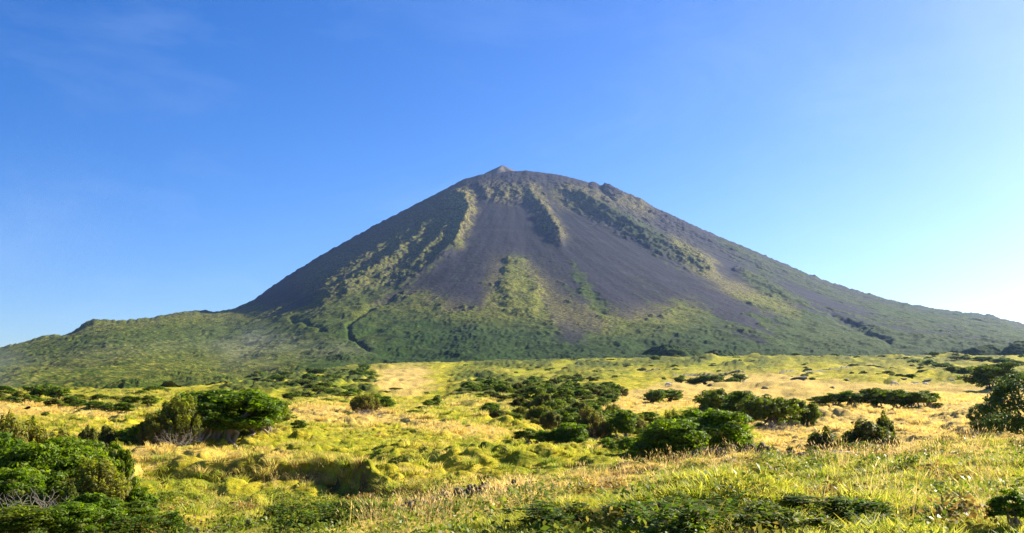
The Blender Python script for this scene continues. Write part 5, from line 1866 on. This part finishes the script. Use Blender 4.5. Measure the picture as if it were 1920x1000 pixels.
# tussocks: thicker domes of grass on the field beyond the bank
tus = [tuft(500 + i, 90, 0.36, 0.42, 0.018, 0.9) for i in range(5)]
xs, ys = strew(rg, 26000, 34, 220)
kk = (fbm(xs / 6, ys / 6, 3) + 0.5 * rg.normal(size=len(xs)) > 0.15) & ((xs / ys < 0.09) | (ys > 64))
xs, ys = xs[kk], ys[kk]
px, py, dr, lu = masks_at(xs, ys)
kk = rg.rand(len(xs)) > 0.6 * smooth(0.4, 0.8, dr) * smooth(80, 120, ys)
xs, ys, dr, lu = xs[kk], ys[kk], dr[kk], lu[kk]
nn = len(xs)
dv = np.clip(0.22 + 1.1 * smooth(0.2, 0.7, dr) + 0.55 * fbm(xs / 7, ys / 7, 3) - 0.55 * lu + 0.30 * rg.normal(size=nn) * (1 - 0.6 * dr), 0, 1)
scatter('tussock_grass', np.stack([xs, ys, ground_z(xs, ys)], -1), (0.5 + 0.9 * rg.rand(nn) ** 1.5) * (1 + 0.5 * smooth(60, 190, ys)), rg.randint(0, 5, nn), dv, rg.rand(nn), tus, M_GRASS, 'rounded grass tussocks all over the field beyond the near bank')
# grass hanging over the earth bank
n = 170
u = np.interp(rg.rand(n), np.linspace(0, 1, len(_EU)), _EU)
dd = np.interp(u, _EU, _ED)
ys = np.interp(u, _EU, _EY)
ys = ys + 1.4 * perlin(u * ys * 0.40, ys * 0.08 + 4.0) + 0.6 * perlin(u * ys * 1.1, ys * 0.2) - 0.3 + 0.75 * rg.normal(size=n)
xs = u * ys
scatter('bank_grass', np.stack([xs, ys, ground_z(xs, ys)], -1), (0.55 + 0.75 * rg.rand(n)) * (0.5 + 0.6 * np.clip(dd, 0, 1)), rg.randint(0, 5, n), np.clip(0.45 + 0.3 * rg.normal(size=n), 0, 1), rg.rand(n) * 0.6, [tuft(520 + i, 70, 0.42, 0.36, 0.016, 1.2) for i in range(5)], M_GRASS,
        'shaggy tufts hanging over the earth bank')
# tall dry stalks in strips
tall = [tuft(400 + i, 12, 0.85, 0.16, 0.0055, 0.45, True) for i in range(4)]
stalk_map = np.clip(
    poly([(1040, 905), (1180, 880), (1260, 868), (1400, 858), (1440, 870), (1330, 905), (1240, 925), (1120, 930)], 12, 1.0)
    + poly([(600, 1000), (760, 960), (900, 940), (1040, 925), (1080, 950), (940, 985), (800, 1010)], 12, 0.7)
    + poly([(1440, 850), (1700, 845), (1920, 840), (1920, 870), (1700, 880), (1480, 885)], 10, 0.55)
    + poly([(1600, 880), (1920, 890), (1920, 1000), (1500, 1000)], 30, 0.22)
    + poly([(250, 850), (350, 838), (360, 855), (250, 872)], 8, 0.5)
    + poly([(320, 880), (470, 868), (560, 884), (660, 870), (740, 910), (760, 935), (600, 935), (420, 905)], 8, 0.45)
    + poly([(380, 960), (520, 960), (500, 1000), (380, 1000)], 10, 0.3), 0, 1)
xs, ys = strew(rg, 10500, 12, 60)
u = xs / ys
px, py = ut2pix(u, ground_z(xs, ys, False) / ys)
kk = rg.rand(len(xs)) < sample(stalk_map, px, py) * 0.9 * np.clip(0.55 + 1.2 * fbm(xs / 1.8, ys / 1.8, 2), 0, 1)
xs, ys = xs[kk], ys[kk]
nn = len(xs)
scatter('tall_grass', np.stack([xs, ys, ground_z(xs, ys)], -1), 0.40 + 0.50 * rg.rand(nn), rg.randint(0, 4, nn), np.clip(0.75 + 0.3 * rg.normal(size=nn), 0, 1), rg.rand(nn), tall, M_STALK,
        'tall dry seeding grass along the bank and walls')

# ------------------------------------------------------------------ labels of look-alike bushes: by look, then by where they stand
ORD = ('leftmost second third fourth fifth sixth seventh eighth ninth tenth eleventh twelfth thirteenth fourteenth fifteenth sixteenth seventeenth '
       'eighteenth nineteenth twentieth twenty-first twenty-second twenty-third twenty-fourth').split()
LOOK = {'J': 'leafy juniper', 'j': 'leafy juniper', 'h': 'feathery heath', 'H': 'domed brown heath', 'W': 'wind-bent bush', 'S': 'low round bush', 'K': 'dark lava rock'}


def same(start):
    return [r for r in REC if r[4].startswith(start)]


def in_order(start, where):
    for i, r in enumerate(sorted(same(start), key=lambda r: r[0])):
        w = ORD[i] if i == 0 else ORD[i] + ' from left'
        r[3]['label'] = '%s %s, %s' % (LOOK[r[2]], where, w)


def in_zones(start, cols, rows, fmt):
    for r in same(start):
        c = [n for x, n in cols if r[0] < x][0]
        q = [n for y, n in rows if r[1] < y][0]
        r[3]['label'] = fmt % (LOOK[r[2]], q, c)


in_order('low bush in the dark row along', 'in the dark row along the left rise')
in_order('low dark bush in the band between', 'in the band right of the big clump')
in_order('distant bush in the rough ground', 'on rough ground at the far right')
in_order('small isolated bush on the open', 'alone on the open yellow meadow')
in_order('dark lava rock poking out', 'around the golden field')
in_order('low scrub linking the bushes', 'in the low scrub before the golden field')
in_order('low dark undergrowth beneath', 'under the windswept grove')
in_order('dark bush on the hill at', 'on the hill above the wide thicket')
BIG = 10 ** 6
in_zones('dark bush in the far part of the wide', [(920, 'left tip'), (990, 'left half'), (1060, 'centre'), (1115, 'right half'), (BIG, 'right tip by golden field')],
         [(728, 'in the back row'), (742, 'in the second row'), (757, 'in the middle rows'), (BIG, 'in the front row')], '%s %s of wide thicket, %s')
in_zones('bush in the near part of the wide', [(960, 'left end'), (1020, 'left half'), (1080, 'right half'), (BIG, 'beside rust-brown heath')],
         [(788, 'rear'), (802, 'middle'), (BIG, 'front')], '%s, %s of thicket strip behind near junipers, %s')
in_zones('bush in the dark green scrub', [(530, 'left end'), (590, 'left half'), (650, 'right half'), (BIG, 'next to the pale patch')],
         [(712, 'high'), (724, 'midway'), (BIG, 'low')], '%s %s in dark scrub below the left slope, %s')
cols = [(930, 'above the left of the wide thicket'), (1060, 'above the middle of the wide thicket'), (1200, 'above the right tip of the thicket'), (1330, 'above the pair of small trees'),
        (1450, 'above the grove'), (1600, 'above the left of the bush row'), (1720, 'above the right of the bush row'), (BIG, 'left of the umbrella-crowned tree')]
in_zones('tiny far bush dotted', cols, [(690, 'highest'), (700, 'midway'), (BIG, 'lowest')], 'tiny %s %s on upper pasture, %s')
in_zones('tiny dark bush along the far edge', cols, [(673, 'against mountain foot'), (BIG, 'just before mountain foot')], 'tiny %s %s, %s')
